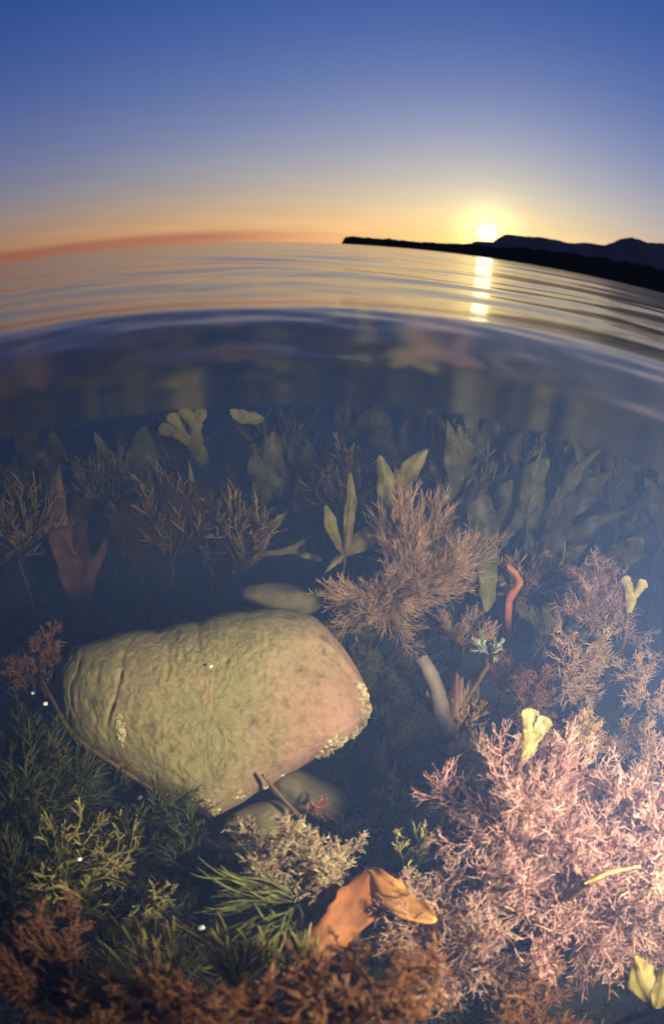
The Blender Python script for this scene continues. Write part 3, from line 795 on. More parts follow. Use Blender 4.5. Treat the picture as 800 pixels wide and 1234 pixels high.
bush('seaweed_tuft', 'cream coloured bushy tuft below the boulder, left of the orange kelp', 'seaweed', (-0.021, 0.201, -0.462), 0.062, (0.000, -0.050, 1.000), 'coral', 'cream', k=11, spread=1.45, seed=31, lift=0.2)
bush('seaweed_tuft', 'pale tan tuft just above the orange kelp blades', 'seaweed', (0.024, 0.197, -0.475), 0.048, (0.200, 0.000, 1.000), 'coral', 'cream', k=8, spread=1.45, seed=32, lift=0.2)
bush('seaweed_tuft', 'olive antler shaped tuft between the orange kelp and the big pink bush', 'seaweed', (0.105, 0.223, -0.487), 0.060, (0.706, 0.120, 1.062), 'tuft', 'olive_tuft', k=8, spread=1.3, seed=33, lift=0.2)
bush('seaweed_tuft', 'yellow green tuft of stiff sprigs at lower left', 'seaweed', (-0.211, 0.144, -0.438), 0.085, (1.111, 0.052, 0.114), 'tuft', 'olive_tuft', k=11, spread=1.25, seed=34, lift=0.4)
bush('seaweed_tuft', 'smaller yellow green tuft right of the stiff sprigs at lower left', 'seaweed', (-0.155, 0.140, -0.459), 0.050, (0.954, -0.575, 0.099), 'tuft', 'olive_tuft', k=7, spread=1.2, seed=35, lift=0.3)
bush('seaweed_clump', 'dark green grassy weed hugging the lower left side of the boulder', 'seaweed', (-0.279, 0.246, -0.509), 0.110, (1.137, -0.010, 0.095), 'grass', 'green', k=12, per=2, spread=1.1, seed=41, lift=0.4, group='dark green weeds at lower left')
bush('seaweed_clump', 'dark green grassy weed at the left edge above the yellow green tufts', 'seaweed', (-0.304, 0.212, -0.462), 0.110, (1.124, 0.175, 0.090), 'grass', 'green', k=12, per=2, spread=1.1, seed=42, lift=0.4, group='dark green weeds at lower left')
bush('seaweed_clump', 'dark green grassy weed in the shadow under the boulder', 'seaweed', (-0.183, 0.218, -0.513), 0.100, (1.101, -0.252, 0.166), 'grass', 'green', k=12, per=2, spread=1.1, seed=43, lift=0.4, group='dark green weeds at lower left')
bush('seaweed_clump', 'dark green grassy weed below the rust red weed at the left edge', 'seaweed', (-0.373, 0.307, -0.501), 0.080, (1.066, 0.351, 0.209), 'grass', 'green', k=12, per=2, spread=1.1, seed=44, lift=0.4, group='dark green weeds at lower left')
bush('seaweed_clump', 'dark green grassy weed at the left edge under the yellow green tufts', 'seaweed', (-0.255, 0.102, -0.428), 0.090, (0.983, 0.533, 0.229), 'grass', 'green', k=12, per=2, spread=1.1, seed=45, lift=0.4, group='dark green weeds at lower left')
bush('seaweed_clump', 'dark green grassy weed left of the cream tuft', 'seaweed', (-0.132, 0.217, -0.527), 0.080, (1.044, -0.408, 0.213), 'grass', 'green', k=12, per=2, spread=1.1, seed=46, lift=0.4, group='dark green weeds at lower left')
bush('seaweed_tuft', 'bright green grass blades fanning left below the cream tuft', 'seaweed', (-0.039, 0.145, -0.438), 0.080, (-0.855, -0.582, 0.363), 'blade_grass', 'bright_green', k=9, per=7, spread=0.9, seed=51, lift=0.45)
bush('seaweed_bush', 'fuzzy rust red weed on the left end of the boulder', 'seaweed', (-0.425, 0.461, -0.484), 0.062, (0.000, -0.300, 1.000), 'soft', 'rust', k=9, spread=1.4, seed=61, lift=0.25)
bush('seaweed_bush', 'rust brown weed in the foreground below the bright green blades', 'seaweed', (-0.011, 0.030, -0.299), 0.052, (0.000, -0.100, 1.000), 'soft', 'rust', k=8, spread=1.45, seed=62, lift=0.2)
bush('seaweed_bush', 'orange brown fuzzy weed in the foreground below the orange kelp', 'seaweed', (0.043, 0.042, -0.305), 0.055, (0.100, 0.000, 1.000), 'soft', 'rust', k=8, spread=1.45, seed=63, lift=0.2)
bush('seaweed_bush', 'dark rust weed in the bottom left corner', 'seaweed', (-0.162, 0.021, -0.327), 0.072, (0.000, 0.000, 1.000), 'soft', 'rust', k=8, spread=1.4, seed=64, lift=0.2)
bush('seaweed_bush', 'dark rust weed along the bottom edge left of centre', 'seaweed', (-0.080, 0.021, -0.301), 0.050, (0.000, 0.000, 1.000), 'soft', 'rust', k=8, spread=1.4, seed=65, lift=0.2)
bush('seaweed_bush', 'dark reddish weed in the shadow at the bottom edge right of centre', 'seaweed', (0.185, 0.022, -0.425), 0.070, (0.000, 0.000, 1.000), 'soft', 'rust', k=8, spread=1.4, seed=66, lift=0.2)
bush('seaweed_bush', 'rusty brown tuft beyond the yellow wrack tip', 'seaweed', (0.313, 0.482, -0.525), 0.060, (0.000, 0.000, 1.000), 'soft', 'rust', k=7, spread=1.4, seed=67, lift=0.2)
bush('seaweed_clump', 'dark green mossy weed close to the right side of the boulder', 'seaweed', (0.097, 0.642, -0.633), 0.070, (0.000, 0.000, 1.000), 'soft', 'turf', k=7, spread=1.4, seed=71, lift=0.2)
bush('seaweed_clump', 'dark green mossy weed between the boulder and the grey stalk', 'seaweed', (0.126, 0.534, -0.628), 0.060, (0.000, 0.000, 1.000), 'soft', 'turf', k=7, spread=1.4, seed=72, lift=0.2)
bush('seaweed_clump', 'dim brownish weed in the dark gap above the pink bushes', 'seaweed', (0.372, 0.408, -0.519), 0.060, (0.000, 0.000, 1.000), 'soft', 'tan', k=7, spread=1.4, seed=73, lift=0.2)
bush('seaweed_clump', 'dim olive weed in the dark gap at the right edge', 'seaweed', (0.445, 0.365, -0.496), 0.060, (0.000, 0.000, 1.000), 'soft', 'tan', k=7, spread=1.4, seed=74, lift=0.2)
bush('seaweed_clump', 'fuzzy dark olive weed at the foot of the grey brown stalk', 'seaweed', (0.170, 0.479, -0.634), 0.065, (0.000, 0.000, 1.000), 'soft', 'turf', k=6, spread=1.4, seed=180, lift=0.2)
bush('seaweed_clump', 'tan weed in the gap between the grey brown stalk and the big pink bush', 'seaweed', (0.224, 0.409, -0.590), 0.060, (0.000, 0.000, 1.000), 'soft', 'tan', k=6, spread=1.4, seed=181, lift=0.2)
bush('seaweed_clump', 'rust brown weed right of the pale green starry tuft', 'seaweed', (0.311, 0.574, -0.589), 0.060, (0.000, 0.000, 1.000), 'soft', 'rust', k=6, spread=1.4, seed=182, lift=0.2)
bush('seaweed_clump', 'fuzzy dark olive weed in the gap left of the big pink bush', 'seaweed', (0.135, 0.327, -0.613), 0.050, (0.000, 0.000, 1.000), 'soft', 'turf', k=6, spread=1.4, seed=183, lift=0.2)
bush('seaweed_clump', 'fuzzy olive weed tucked between the boulder and the tan feathery bush', 'seaweed', (0.060, 0.754, -0.625), 0.070, (0.000, 0.000, 1.000), 'soft', 'turf', k=6, spread=1.4, seed=184, lift=0.2)
bush('seaweed_clump', 'thin tan feathery weed between the tan bush and the red stalk', 'seaweed', (0.274, 0.743, -0.629), 0.070, (0.000, 0.000, 1.000), 'feather', 'tan', k=6, spread=1.4, seed=185, lift=0.2)
bush('seaweed_clump', 'olive feathery weed left of the hazy pale pink weed', 'seaweed', (0.429, 0.702, -0.592), 0.080, (0.000, 0.000, 1.000), 'feather', 'olive_ribbon', k=6, spread=1.4, seed=186, lift=0.2)
bush('seaweed_clump', 'hazy tan weed near the right edge below the pale pink weed', 'seaweed', (0.520, 0.493, -0.517), 0.080, (0.000, 0.000, 1.000), 'soft', 'tan', k=6, spread=1.4, seed=187, lift=0.2)
bush('seaweed_tuft', 'yellowish grass blades standing in the bottom foreground left of centre', 'seaweed', (-0.104, 0.063, -0.353), 0.050, (-0.076, 0.887, 0.676), 'blade_grass', 'olive_tuft', k=7, per=4, spread=0.7, seed=195, lift=0.45)
bush('seaweed_tuft', 'yellowish grass blades below the bright green blades', 'seaweed', (-0.052, 0.078, -0.360), 0.055, (-0.099, 0.877, 0.686), 'blade_grass', 'olive_tuft', k=7, per=4, spread=0.7, seed=196, lift=0.45)
bush('seaweed_tuft', 'yellowish grass blades under the left orange kelp blade', 'seaweed', (0.000, 0.080, -0.363), 0.045, (-0.123, 0.882, 0.675), 'blade_grass', 'olive_tuft', k=7, per=4, spread=0.7, seed=197, lift=0.45)
forked('wrack', 'bright yellow forked wrack tip rising behind the big pink bush', 'seaweed', (0.204, 0.254, -0.444), (0.206, 0.291, -0.385), (0.465, 0.532, 0.718), 0.033, 0.0109, 'yellow_wrack', (-0.361, -0.511, 0.780), depth=1, ang=0.24, seed=88, group=None)
forked('wrack', 'pair of yellow wrack prongs above the hazy pale pink weed', 'seaweed', (0.509, 0.580, -0.493), (0.503, 0.600, -0.441), (0.151, 0.436, 0.895), 0.035, 0.0118, 'yellow_wrack', (-0.785, -0.476, 0.498), depth=1, ang=0.45, seed=82, group=None)
forked('wrack', 'lobed olive wrack frond standing high at left of centre', 'seaweed', (-0.325, 1.258, -0.690), (-0.352, 1.276, -0.531), (-0.467, 0.143, 0.881), 0.083, 0.0276, 'wrack', (-0.007, -1.002, 0.295), depth=2, ang=0.45, seed=83, group=None)
forked('wrack', 'small yellow wrack sprig right of the bright yellow wrack tip', 'seaweed', (0.295, 0.258, -0.471), (0.286, 0.296, -0.443), (0.133, 0.743, 0.667), 0.017, 0.0052, 'yellow_wrack', (-0.703, -0.336, 0.695), depth=1, ang=0.50, seed=84, group=None)
forked('wrack', 'curled yellowish wrack frond reaching right from the brown bunch', 'seaweed', (-0.225, 1.002, -0.737), (-0.237, 1.025, -0.704), (0.734, 0.423, 0.545), 0.093, 0.0124, 'wrack', (-0.021, -0.689, 0.784), depth=2, ang=0.50, seed=85, group=None)
frond('wrack', 'cluster of olive paddle shaped wrack blades beyond the tan feathery bush', 'seaweed', (0.029, 0.871, -0.526), [
    ((0.029, 0.871, -0.526), (0.705, 0.335, 0.648), 0.162, 0.0250, (0.262, -0.229, -0.286), (-0.574, 0.757, 0.469), 'leaf', 0.004),
    ((0.029, 0.871, -0.526), (0.165, 0.430, 0.900), 0.174, 0.0117, (-0.220, 0.149, -0.078), (-0.993, 0.166, -0.013), 'leaf', 0.004),
    ((0.029, 0.871, -0.526), (-0.417, 0.738, 0.495), 0.123, 0.0133, (0.213, 0.176, -0.017), (-0.930, -0.284, -0.260), 'leaf', 0.004),
    ((0.029, 0.871, -0.526), (-0.812, -0.335, -0.508), 0.056, 0.0100, (0.327, -0.198, -0.238), (0.718, -0.690, -0.361), 'spear', 0.004)], 'wrack', group=None, seed=91)
frond('wrack', 'two upright olive wrack paddles above the paddle shaped cluster', 'seaweed', (0.133, 1.041, -0.521), [
    ((0.133, 1.041, -0.521), (0.235, 0.405, 0.900), 0.171, 0.0248, (0.407, -0.148, -0.126), (-0.870, 0.589, 0.134), 'leaf', 0.010),
    ((0.133, 1.041, -0.521), (-0.095, 0.395, 0.924), 0.134, 0.0210, (-0.203, 0.143, -0.123), (-0.967, 0.114, -0.257), 'leaf', 0.010),
    ((0.133, 1.041, -0.521), (0.206, 0.799, 0.514), 0.114, 0.0133, (0.232, 0.088, -0.122), (-0.966, 0.129, 0.251), 'leaf', 0.010)], 'wrack', group=None, seed=92)
frond('wrack', 'olive blade hanging down right of the tan feathery bush', 'seaweed', (0.295, 0.854, -0.475), [
    ((0.295, 0.854, -0.475), (0.293, -0.631, -0.739), 0.140, 0.0200, (-0.433, 0.052, -0.111), (1.048, 0.127, 0.095), 'leaf', 0.008),
    ((0.295, 0.854, -0.475), (0.588, -0.636, -0.515), 0.059, 0.0133, (0.199, 0.177, 0.075), (0.717, 0.297, 0.641), 'leaf', 0.008)], 'kelp', group=None, seed=93)
frond('wrack', 'two short olive blades standing beside the right edge of the boulder', 'seaweed', (0.107, 0.392, -0.721), [
    ((0.107, 0.392, -0.721), (-0.295, 0.850, 0.468), 0.152, 0.0154, (0.441, 0.012, 0.092), (-0.943, 0.108, -0.470), 'strap', 0.004),
    ((0.107, 0.392, -0.721), (0.561, 0.636, 0.549), 0.136, 0.0154, (-0.173, 0.185, -0.113), (-0.841, 0.553, 0.031), 'strap', 0.004),
    ((0.107, 0.392, -0.721), (0.121, 0.830, 0.561), 0.094, 0.0112, (0.237, 0.015, -0.142), (-0.982, 0.199, 0.097), 'strap', 0.004)], 'kelp', group=None, seed=94)
frond('kelp_plant', 'orange kelp with two blades parted in an upside down V', 'kelp', (0.053, 0.192, -0.431), [
    ((0.053, 0.192, -0.431), (-0.240, -0.942, 0.275), 0.114, 0.0202, (-0.406, 0.188, 0.054), (0.932, -0.309, -0.397), 'leaf', 0.014),
    ((0.053, 0.192, -0.431), (0.313, -0.900, 0.428), 0.092, 0.0168, (0.198, 0.174, -0.084), (0.819, 0.558, 0.181), 'leaf', 0.014),
    ((0.053, 0.192, -0.431), (-0.014, -1.020, -0.057), 0.050, 0.0076, (-0.207, 0.082, -0.165), (0.981, -0.146, 0.175), 'leaf', 0.014)], 'orange_kelp', group=None, seed=95)
frond('kelp_plant', 'brownish orange blade beside the grey stalk', 'kelp', (0.209, 0.490, -0.615), [
    ((0.209, 0.490, -0.615), (-0.124, 0.802, 0.609), 0.108, 0.0150, (0.430, -0.099, 0.090), (-0.884, 0.390, -0.435), 'leaf', 0.006),
    ((0.209, 0.490, -0.615), (-0.463, 0.732, 0.516), 0.068, 0.0109, (-0.146, 0.023, -0.234), (-0.796, -0.239, -0.568), 'leaf', 0.006)], 'brown_kelp', group=None, seed=96)
frond('kelp_plant', 'yellow green blade in the bottom right corner', 'kelp', (0.294, 0.005, -0.405), [
    ((0.294, 0.005, -0.405), (-0.205, 0.992, -0.066), 0.061, 0.0122, (0.368, 0.015, 0.259), (-0.658, -0.030, -0.830), 'leaf', 0.006),
    ((0.294, 0.005, -0.405), (0.332, 0.890, 0.338), 0.043, 0.0105, (-0.090, 0.087, -0.247), (-0.722, 0.382, -0.589), 'leaf', 0.006)], 'wrack', group=None, seed=97)
frond('kelp_plant', 'tall reddish brown kelp at far left beyond the boulder', 'kelp', (-0.646, 0.953, -0.822), [
    ((-0.646, 0.953, -0.822), (-0.439, 0.311, 0.860), 0.404, 0.0391, (0.380, 0.241, 0.019), (-0.979, -0.338, -0.224), 'strap', 0.010),
    ((-0.646, 0.953, -0.822), (-0.207, 0.759, 0.596), 0.398, 0.0299, (-0.269, 0.002, -0.067), (-0.927, -0.387, 0.069), 'leaf', 0.010),
    ((-0.646, 0.953, -0.822), (-0.101, 0.777, 0.605), 0.312, 0.0230, (0.129, 0.169, -0.177), (-0.841, -0.355, 0.424), 'spear', 0.010),
    ((-0.646, 0.953, -0.822), (0.079, 0.230, 0.981), 0.251, 0.0322, (-0.366, -0.262, 0.022), (-0.680, -0.779, 0.231), 'leaf', 0.010),
    ((-0.646, 0.953, -0.822), (-0.111, 0.755, 0.631), 0.194, 0.0253, (-0.060, 0.089, -0.082), (-0.998, -0.204, 0.127), 'leaf', 0.010)], 'brown_kelp', group=None, seed=98)
bush('seaweed_bush', 'tall straggly brown weed standing in the dark beyond the boulder', 'seaweed', (-0.294, 1.071, -0.615), 0.190, (-0.021, 0.529, 0.848), 'feather', 'brown_kelp', k=6, spread=0.55, seed=99, lift=0.5)
bush('seaweed_bush', 'fainter straggly brown weed between the reddish kelp and the tall brown weed', 'seaweed', (-0.487, 1.042, -0.648), 0.170, (-0.143, 0.510, 0.848), 'feather', 'brown_kelp', k=5, spread=0.6, seed=100, lift=0.5)
frond('kelp_plant', 'three narrow upright olive blades rising out of the tall brown weed', 'kelp', (-0.303, 1.058, -0.632), [
    ((-0.303, 1.058, -0.632), (-0.485, 0.347, 0.821), 0.140, 0.0124, (0.416, 0.149, 0.088), (-0.994, -0.086, -0.355), 'strap', 0.006),
    ((-0.303, 1.058, -0.632), (-0.025, 0.770, 0.610), 0.198, 0.0103, (-0.256, 0.082, -0.065), (-0.999, -0.123, 0.029), 'strap', 0.006),
    ((-0.303, 1.058, -0.632), (-0.432, 0.658, 0.586), 0.233, 0.0083, (0.171, 0.211, -0.055), (-0.898, -0.448, -0.074), 'strap', 0.006)], 'wrack', group=None, seed=101)
bush('ribbon_weed', 'golden brown ribbon weed reaching right in the dark beyond the boulder', 'seaweed', (-0.193, 1.031, -0.619), 0.170, (0.226, 0.441, 0.882), 'ribbon', 'gold_ribbon', k=8, per=2, spread=0.8, seed=150, lift=0.45)
bush('ribbon_weed', 'tall golden brown ribbon weed behind the straggly brown weeds', 'seaweed', (-0.408, 1.085, -0.632), 0.200, (-0.044, 0.391, 0.932), 'ribbon', 'gold_ribbon', k=8, per=2, spread=0.6, seed=151, lift=0.45)
bush('ribbon_weed', 'dim olive ribbon weed high behind the reddish brown kelp', 'seaweed', (-0.689, 1.261, -0.644), 0.200, (0.049, 0.363, 0.943), 'ribbon', 'olive_ribbon', k=8, per=2, spread=0.7, seed=152, lift=0.45)
bush('ribbon_weed', 'dim brown ribbon weed at the left edge beside the reddish brown kelp', 'seaweed', (-0.772, 0.971, -0.589), 0.180, (0.177, 0.500, 0.861), 'ribbon', 'gold_ribbon', k=8, per=2, spread=0.7, seed=153, lift=0.45)
bush('ribbon_weed', 'dim olive ribbon weed right of the lobed olive frond', 'seaweed', (-0.169, 1.539, -0.641), 0.220, (-0.121, 0.263, 0.969), 'ribbon', 'olive_ribbon', k=8, per=2, spread=0.7, seed=154, lift=0.45)
bush('ribbon_weed', 'golden ribbon weed left of the olive paddle cluster', 'seaweed', (0.040, 1.204, -0.550), 0.150, (-0.230, 0.312, 0.934), 'ribbon', 'gold_ribbon', k=8, per=2, spread=0.7, seed=155, lift=0.45)
bush('ribbon_weed', 'olive ribbon weed above the upper right of the tan feathery bush', 'seaweed', (0.373, 1.305, -0.580), 0.200, (0.244, 0.226, 0.955), 'ribbon', 'olive_ribbon', k=8, per=2, spread=0.8, seed=156, lift=0.45)
bush('ribbon_weed', 'olive ribbon weed leaning right above the red stalk', 'seaweed', (0.639, 1.313, -0.593), 0.240, (0.359, 0.110, 0.939), 'ribbon', 'olive_ribbon', k=8, per=2, spread=0.7, seed=157, lift=0.45)
bush('ribbon_weed', 'olive ribbon weed near the right edge above the prongs', 'seaweed', (0.862, 1.214, -0.525), 0.220, (0.238, 0.104, 0.977), 'ribbon', 'olive_ribbon', k=8, per=2, spread=0.8, seed=158, lift=0.45)
bush('ribbon_weed', 'faint olive ribbon weed at the far end of the kelp bed on the right', 'seaweed', (0.901, 1.675, -0.560), 0.260, (0.100, 0.136, 0.997), 'ribbon', 'olive_ribbon', k=8, per=2, spread=0.8, seed=159, lift=0.45)
bush('ribbon_weed', 'faint olive ribbon weed at the far end of the kelp bed near the centre', 'seaweed', (0.423, 1.840, -0.601), 0.240, (-0.009, 0.196, 0.992), 'ribbon', 'olive_ribbon', k=8, per=2, spread=0.8, seed=160, lift=0.45)
bush('ribbon_weed', 'faint ribbon weed behind the lobed olive frond', 'seaweed', (-0.559, 1.664, -0.666), 0.240, (0.037, 0.266, 0.975), 'ribbon', 'olive_ribbon', k=8, per=2, spread=0.8, seed=161, lift=0.45)
bush('ribbon_weed', 'golden brown ribbon weed around the foot of the red stalk', 'seaweed', (0.400, 0.870, -0.577), 0.110, (-0.410, 0.539, 0.751), 'ribbon', 'gold_ribbon', k=8, per=2, spread=0.9, seed=162, lift=0.45)
bush('ribbon_weed', 'golden brown ribbon weed at the foot of the thin brown stem', 'seaweed', (0.231, 0.545, -0.618), 0.075, (0.111, 0.655, 0.763), 'ribbon', 'gold_ribbon', k=8, per=2, spread=1.0, seed=163, lift=0.45)
bush('ribbon_weed', 'short olive ribbon weed left of the big pink bush', 'seaweed', (0.133, 0.400, -0.644), 0.060, (0.440, 0.657, 0.631), 'ribbon', 'olive_ribbon', k=8, per=2, spread=1.1, seed=164, lift=0.45)
bush('ribbon_weed', 'short olive ribbon weed right of the small pink sprig', 'seaweed', (0.054, 0.348, -0.658), 0.050, (-0.045, 0.835, 0.569), 'ribbon', 'olive_ribbon', k=8, per=2, spread=1.2, seed=165, lift=0.45)
frond('kelp_plant', 'broad olive kelp just right of the two upright paddles', 'kelp', (0.333, 1.212, -0.663), [
    ((0.333, 1.212, -0.663), (-0.369, 0.296, 0.895), 0.318, 0.0366, (0.428, -0.073, 0.120), (-0.882, 0.413, -0.416), 'strap', 0.020),
    ((0.333, 1.212, -0.663), (0.094, 0.182, 1.001), 0.295, 0.0427, (-0.181, 0.189, -0.089), (-0.943, 0.340, -0.099), 'leaf', 0.020),
    ((0.333, 1.212, -0.663), (0.299, 0.311, 0.913), 0.213, 0.0386, (0.236, 0.046, -0.137), (-0.911, 0.295, 0.309), 'leaf', 0.020),
    ((0.333, 1.212, -0.663), (0.133, 0.076, 1.000), 0.312, 0.0327, (-0.442, 0.084, -0.017), (-1.052, -0.063, 0.111), 'leaf', 0.020),
    ((0.333, 1.212, -0.663), (0.264, -0.132, 0.983), 0.228, 0.0159, (0.031, 0.113, -0.067), (-0.812, 0.605, 0.171), 'strap', 0.020),
    ((0.333, 1.212, -0.663), (-0.082, -0.511, 0.925), 0.260, 0.0192, (0.401, -0.085, -0.229), (-0.823, 0.441, 0.359), 'strap', 0.020),
    ((0.333, 1.212, -0.663), (0.031, -0.133, 1.013), 0.330, 0.0289, (-0.199, 0.126, -0.047), (-1.021, 0.056, 0.092), 'strap', 0.020)], 'kelp', group='hazy olive kelps of the far bed', seed=110)
frond('kelp_plant', 'olive kelp leaning right above the red stem', 'kelp', (0.425, 1.087, -0.619), [
    ((0.425, 1.087, -0.619), (0.076, 0.193, 0.991), 0.255, 0.0484, (0.390, -0.218, -0.060), (-0.772, 0.725, -0.018), 'leaf', 0.020),
    ((0.425, 1.087, -0.619), (0.233, 0.522, 0.816), 0.300, 0.0368, (-0.161, 0.205, -0.093), (-0.904, 0.429, -0.111), 'strap', 0.020),
    ((0.425, 1.087, -0.619), (-0.598, 0.406, 0.713), 0.182, 0.0346, (0.237, 0.135, 0.045), (-0.866, -0.119, -0.500), 'leaf', 0.020),
    ((0.425, 1.087, -0.619), (0.119, -0.454, 0.893), 0.341, 0.0148, (-0.407, 0.179, 0.076), (-0.998, 0.155, 0.321), 'spear', 0.020),
    ((0.425, 1.087, -0.619), (0.266, 0.348, 0.902), 0.265, 0.0210, (0.042, 0.109, -0.068), (-0.829, 0.606, -0.012), 'strap', 0.020),
    ((0.425, 1.087, -0.619), (-0.062, 0.961, 0.176), 0.297, 0.0275, (0.464, 0.029, 0.068), (-0.937, 0.177, -0.303), 'spear', 0.020),
    ((0.425, 1.087, -0.619), (0.716, 0.584, 0.347), 0.336, 0.0152, (-0.142, 0.187, 0.046), (-0.822, 0.348, 0.507), 'spear', 0.020)], 'kelp', group='hazy olive kelps of the far bed', seed=111)
frond('kelp_plant', 'faint olive kelp leaning far right beyond the red stem', 'kelp', (0.575, 1.126, -0.650), [
    ((0.575, 1.126, -0.650), (0.199, -0.039, 0.991), 0.291, 0.0292, (0.319, -0.283, -0.145), (-0.590, 0.862, 0.175), 'leaf', 0.020),
    ((0.575, 1.126, -0.650), (0.221, 0.101, 0.992), 0.302, 0.0430, (-0.133, 0.234, -0.066), (-0.828, 0.573, 0.000), 'strap', 0.020),
    ((0.575, 1.126, -0.650), (-0.457, 0.113, 0.922), 0.203, 0.0378, (0.266, 0.076, 0.006), (-0.945, 0.130, -0.321), 'leaf', 0.020),
    ((0.575, 1.126, -0.650), (0.949, 0.229, 0.290), 0.268, 0.0381, (-0.240, 0.266, 0.273), (-0.653, 0.358, 0.754), 'leaf', 0.020),
    ((0.575, 1.126, -0.650), (-0.297, 0.390, 0.885), 0.117, 0.0319, (0.054, 0.105, -0.066), (-0.803, 0.390, -0.507), 'spear', 0.020),
    ((0.575, 1.126, -0.650), (-0.319, -0.277, 0.967), 0.358, 0.0175, (0.452, -0.105, -0.076), (-0.884, 0.466, 0.023), 'leaf', 0.020),
    ((0.575, 1.126, -0.650), (0.744, 0.619, 0.157), 0.339, 0.0278, (-0.125, 0.199, 0.047), (-0.792, 0.420, 0.501), 'leaf', 0.020),
    ((0.575, 1.126, -0.650), (0.554, -0.284, 0.798), 0.247, 0.0302, (0.122, -0.098, -0.171), (-0.303, 0.901, 0.468), 'spear', 0.020)], 'kelp', group='hazy olive kelps of the far bed', seed=112)
frond('kelp_plant', 'faint tall kelp high above the red stem', 'kelp', (0.620, 1.629, -0.695), [
    ((0.620, 1.629, -0.695), (-0.307, 0.511, 0.822), 0.322, 0.0430, (0.413, -0.122, 0.133), (-0.819, 0.527, -0.416), 'leaf', 0.020),
    ((0.620, 1.629, -0.695), (0.391, 0.401, 0.820), 0.308, 0.0342, (-0.151, 0.229, -0.035), (-0.868, 0.504, 0.081), 'leaf', 0.020),
    ((0.620, 1.629, -0.695), (-0.541, 0.375, 0.768), 0.287, 0.0530, (0.244, 0.120, 0.054), (-0.887, -0.019, -0.477), 'strap', 0.020),
    ((0.620, 1.629, -0.695), (0.469, 0.568, 0.703), 0.308, 0.0222, (-0.423, 0.152, 0.036), (-1.037, 0.079, 0.200), 'strap', 0.020),
    ((0.620, 1.629, -0.695), (0.002, 0.242, 0.979), 0.350, 0.0393, (0.044, 0.116, -0.054), (-0.867, 0.523, -0.170), 'spear', 0.020),
    ((0.620, 1.629, -0.695), (0.056, 0.881, 0.430), 0.351, 0.0398, (0.469, -0.024, -0.006), (-0.945, 0.311, -0.106), 'strap', 0.020),
    ((0.620, 1.629, -0.695), (0.228, 0.669, 0.695), 0.318, 0.0443, (-0.186, 0.140, -0.058), (-1.021, 0.108, -0.019), 'strap', 0.020)], 'kelp', group='hazy olive kelps of the far bed', seed=113)
frond('kelp_plant', 'faint kelp near the right edge above the forked prongs', 'kelp', (0.835, 1.183, -0.620), [
    ((0.835, 1.183, -0.620), (-0.204, 0.213, 0.968), 0.307, 0.0425, (0.367, -0.254, 0.060), (-0.659, 0.787, -0.262), 'leaf', 0.020),
    ((0.835, 1.183, -0.620), (-0.022, 0.635, 0.764), 0.280, 0.0507, (-0.104, 0.197, -0.164), (-0.776, 0.432, -0.475), 'leaf', 0.020),
    ((0.835, 1.183, -0.620), (0.224, -0.058, 0.997), 0.269, 0.0437, (0.241, -0.028, -0.132), (-0.760, 0.570, 0.333), 'strap', 0.020),
    ((0.835, 1.183, -0.620), (0.760, 0.291, 0.612), 0.369, 0.0299, (-0.328, 0.278, 0.134), (-0.886, 0.396, 0.425), 'spear', 0.020),
    ((0.835, 1.183, -0.620), (-0.098, -0.528, 0.892), 0.301, 0.0348, (0.070, 0.100, -0.057), (-0.558, 0.834, 0.218), 'spear', 0.020),
    ((0.835, 1.183, -0.620), (0.373, 0.761, 0.502), 0.359, 0.0261, (0.432, -0.167, -0.078), (-0.804, 0.593, 0.046), 'strap', 0.020),
    ((0.835, 1.183, -0.620), (-0.321, 0.331, 0.902), 0.213, 0.0224, (-0.141, 0.127, -0.147), (-0.940, 0.119, -0.396), 'leaf', 0.020)], 'kelp', group='hazy olive kelps of the far bed', seed=114)
frond('kelp_plant', 'faintest kelp high up near the right edge', 'kelp', (0.947, 1.632, -0.603), [
    ((0.947, 1.632, -0.603), (-0.171, 0.789, 0.620), 0.279, 0.0593, (0.375, -0.171, 0.182), (-0.691, 0.626, -0.503), 'leaf', 0.020),
    ((0.947, 1.632, -0.603), (0.323, 0.013, 0.958), 0.227, 0.0340, (-0.108, 0.255, -0.014), (-0.763, 0.642, 0.138), 'leaf', 0.020),
    ((0.947, 1.632, -0.603), (0.255, -0.344, 0.938), 0.281, 0.0531, (0.224, 0.002, -0.162), (-0.712, 0.483, 0.523), 'strap', 0.020),
    ((0.947, 1.632, -0.603), (-0.310, 0.003, 0.962), 0.280, 0.0399, (-0.388, 0.118, -0.196), (-1.004, 0.017, -0.337), 'strap', 0.020),
    ((0.947, 1.632, -0.603), (-0.509, -0.519, 0.752), 0.315, 0.0318, (0.064, 0.110, -0.045), (-0.757, 0.559, -0.410), 'leaf', 0.020),
    ((0.947, 1.632, -0.603), (0.261, 0.745, 0.590), 0.381, 0.0238, (0.450, -0.120, -0.059), (-0.859, 0.511, 0.031), 'spear', 0.020),
    ((0.947, 1.632, -0.603), (0.011, -0.165, 1.004), 0.286, 0.0466, (-0.155, 0.181, -0.026), (-0.974, 0.313, 0.083), 'strap', 0.020)], 'kelp', group='hazy olive kelps of the far bed', seed=115)
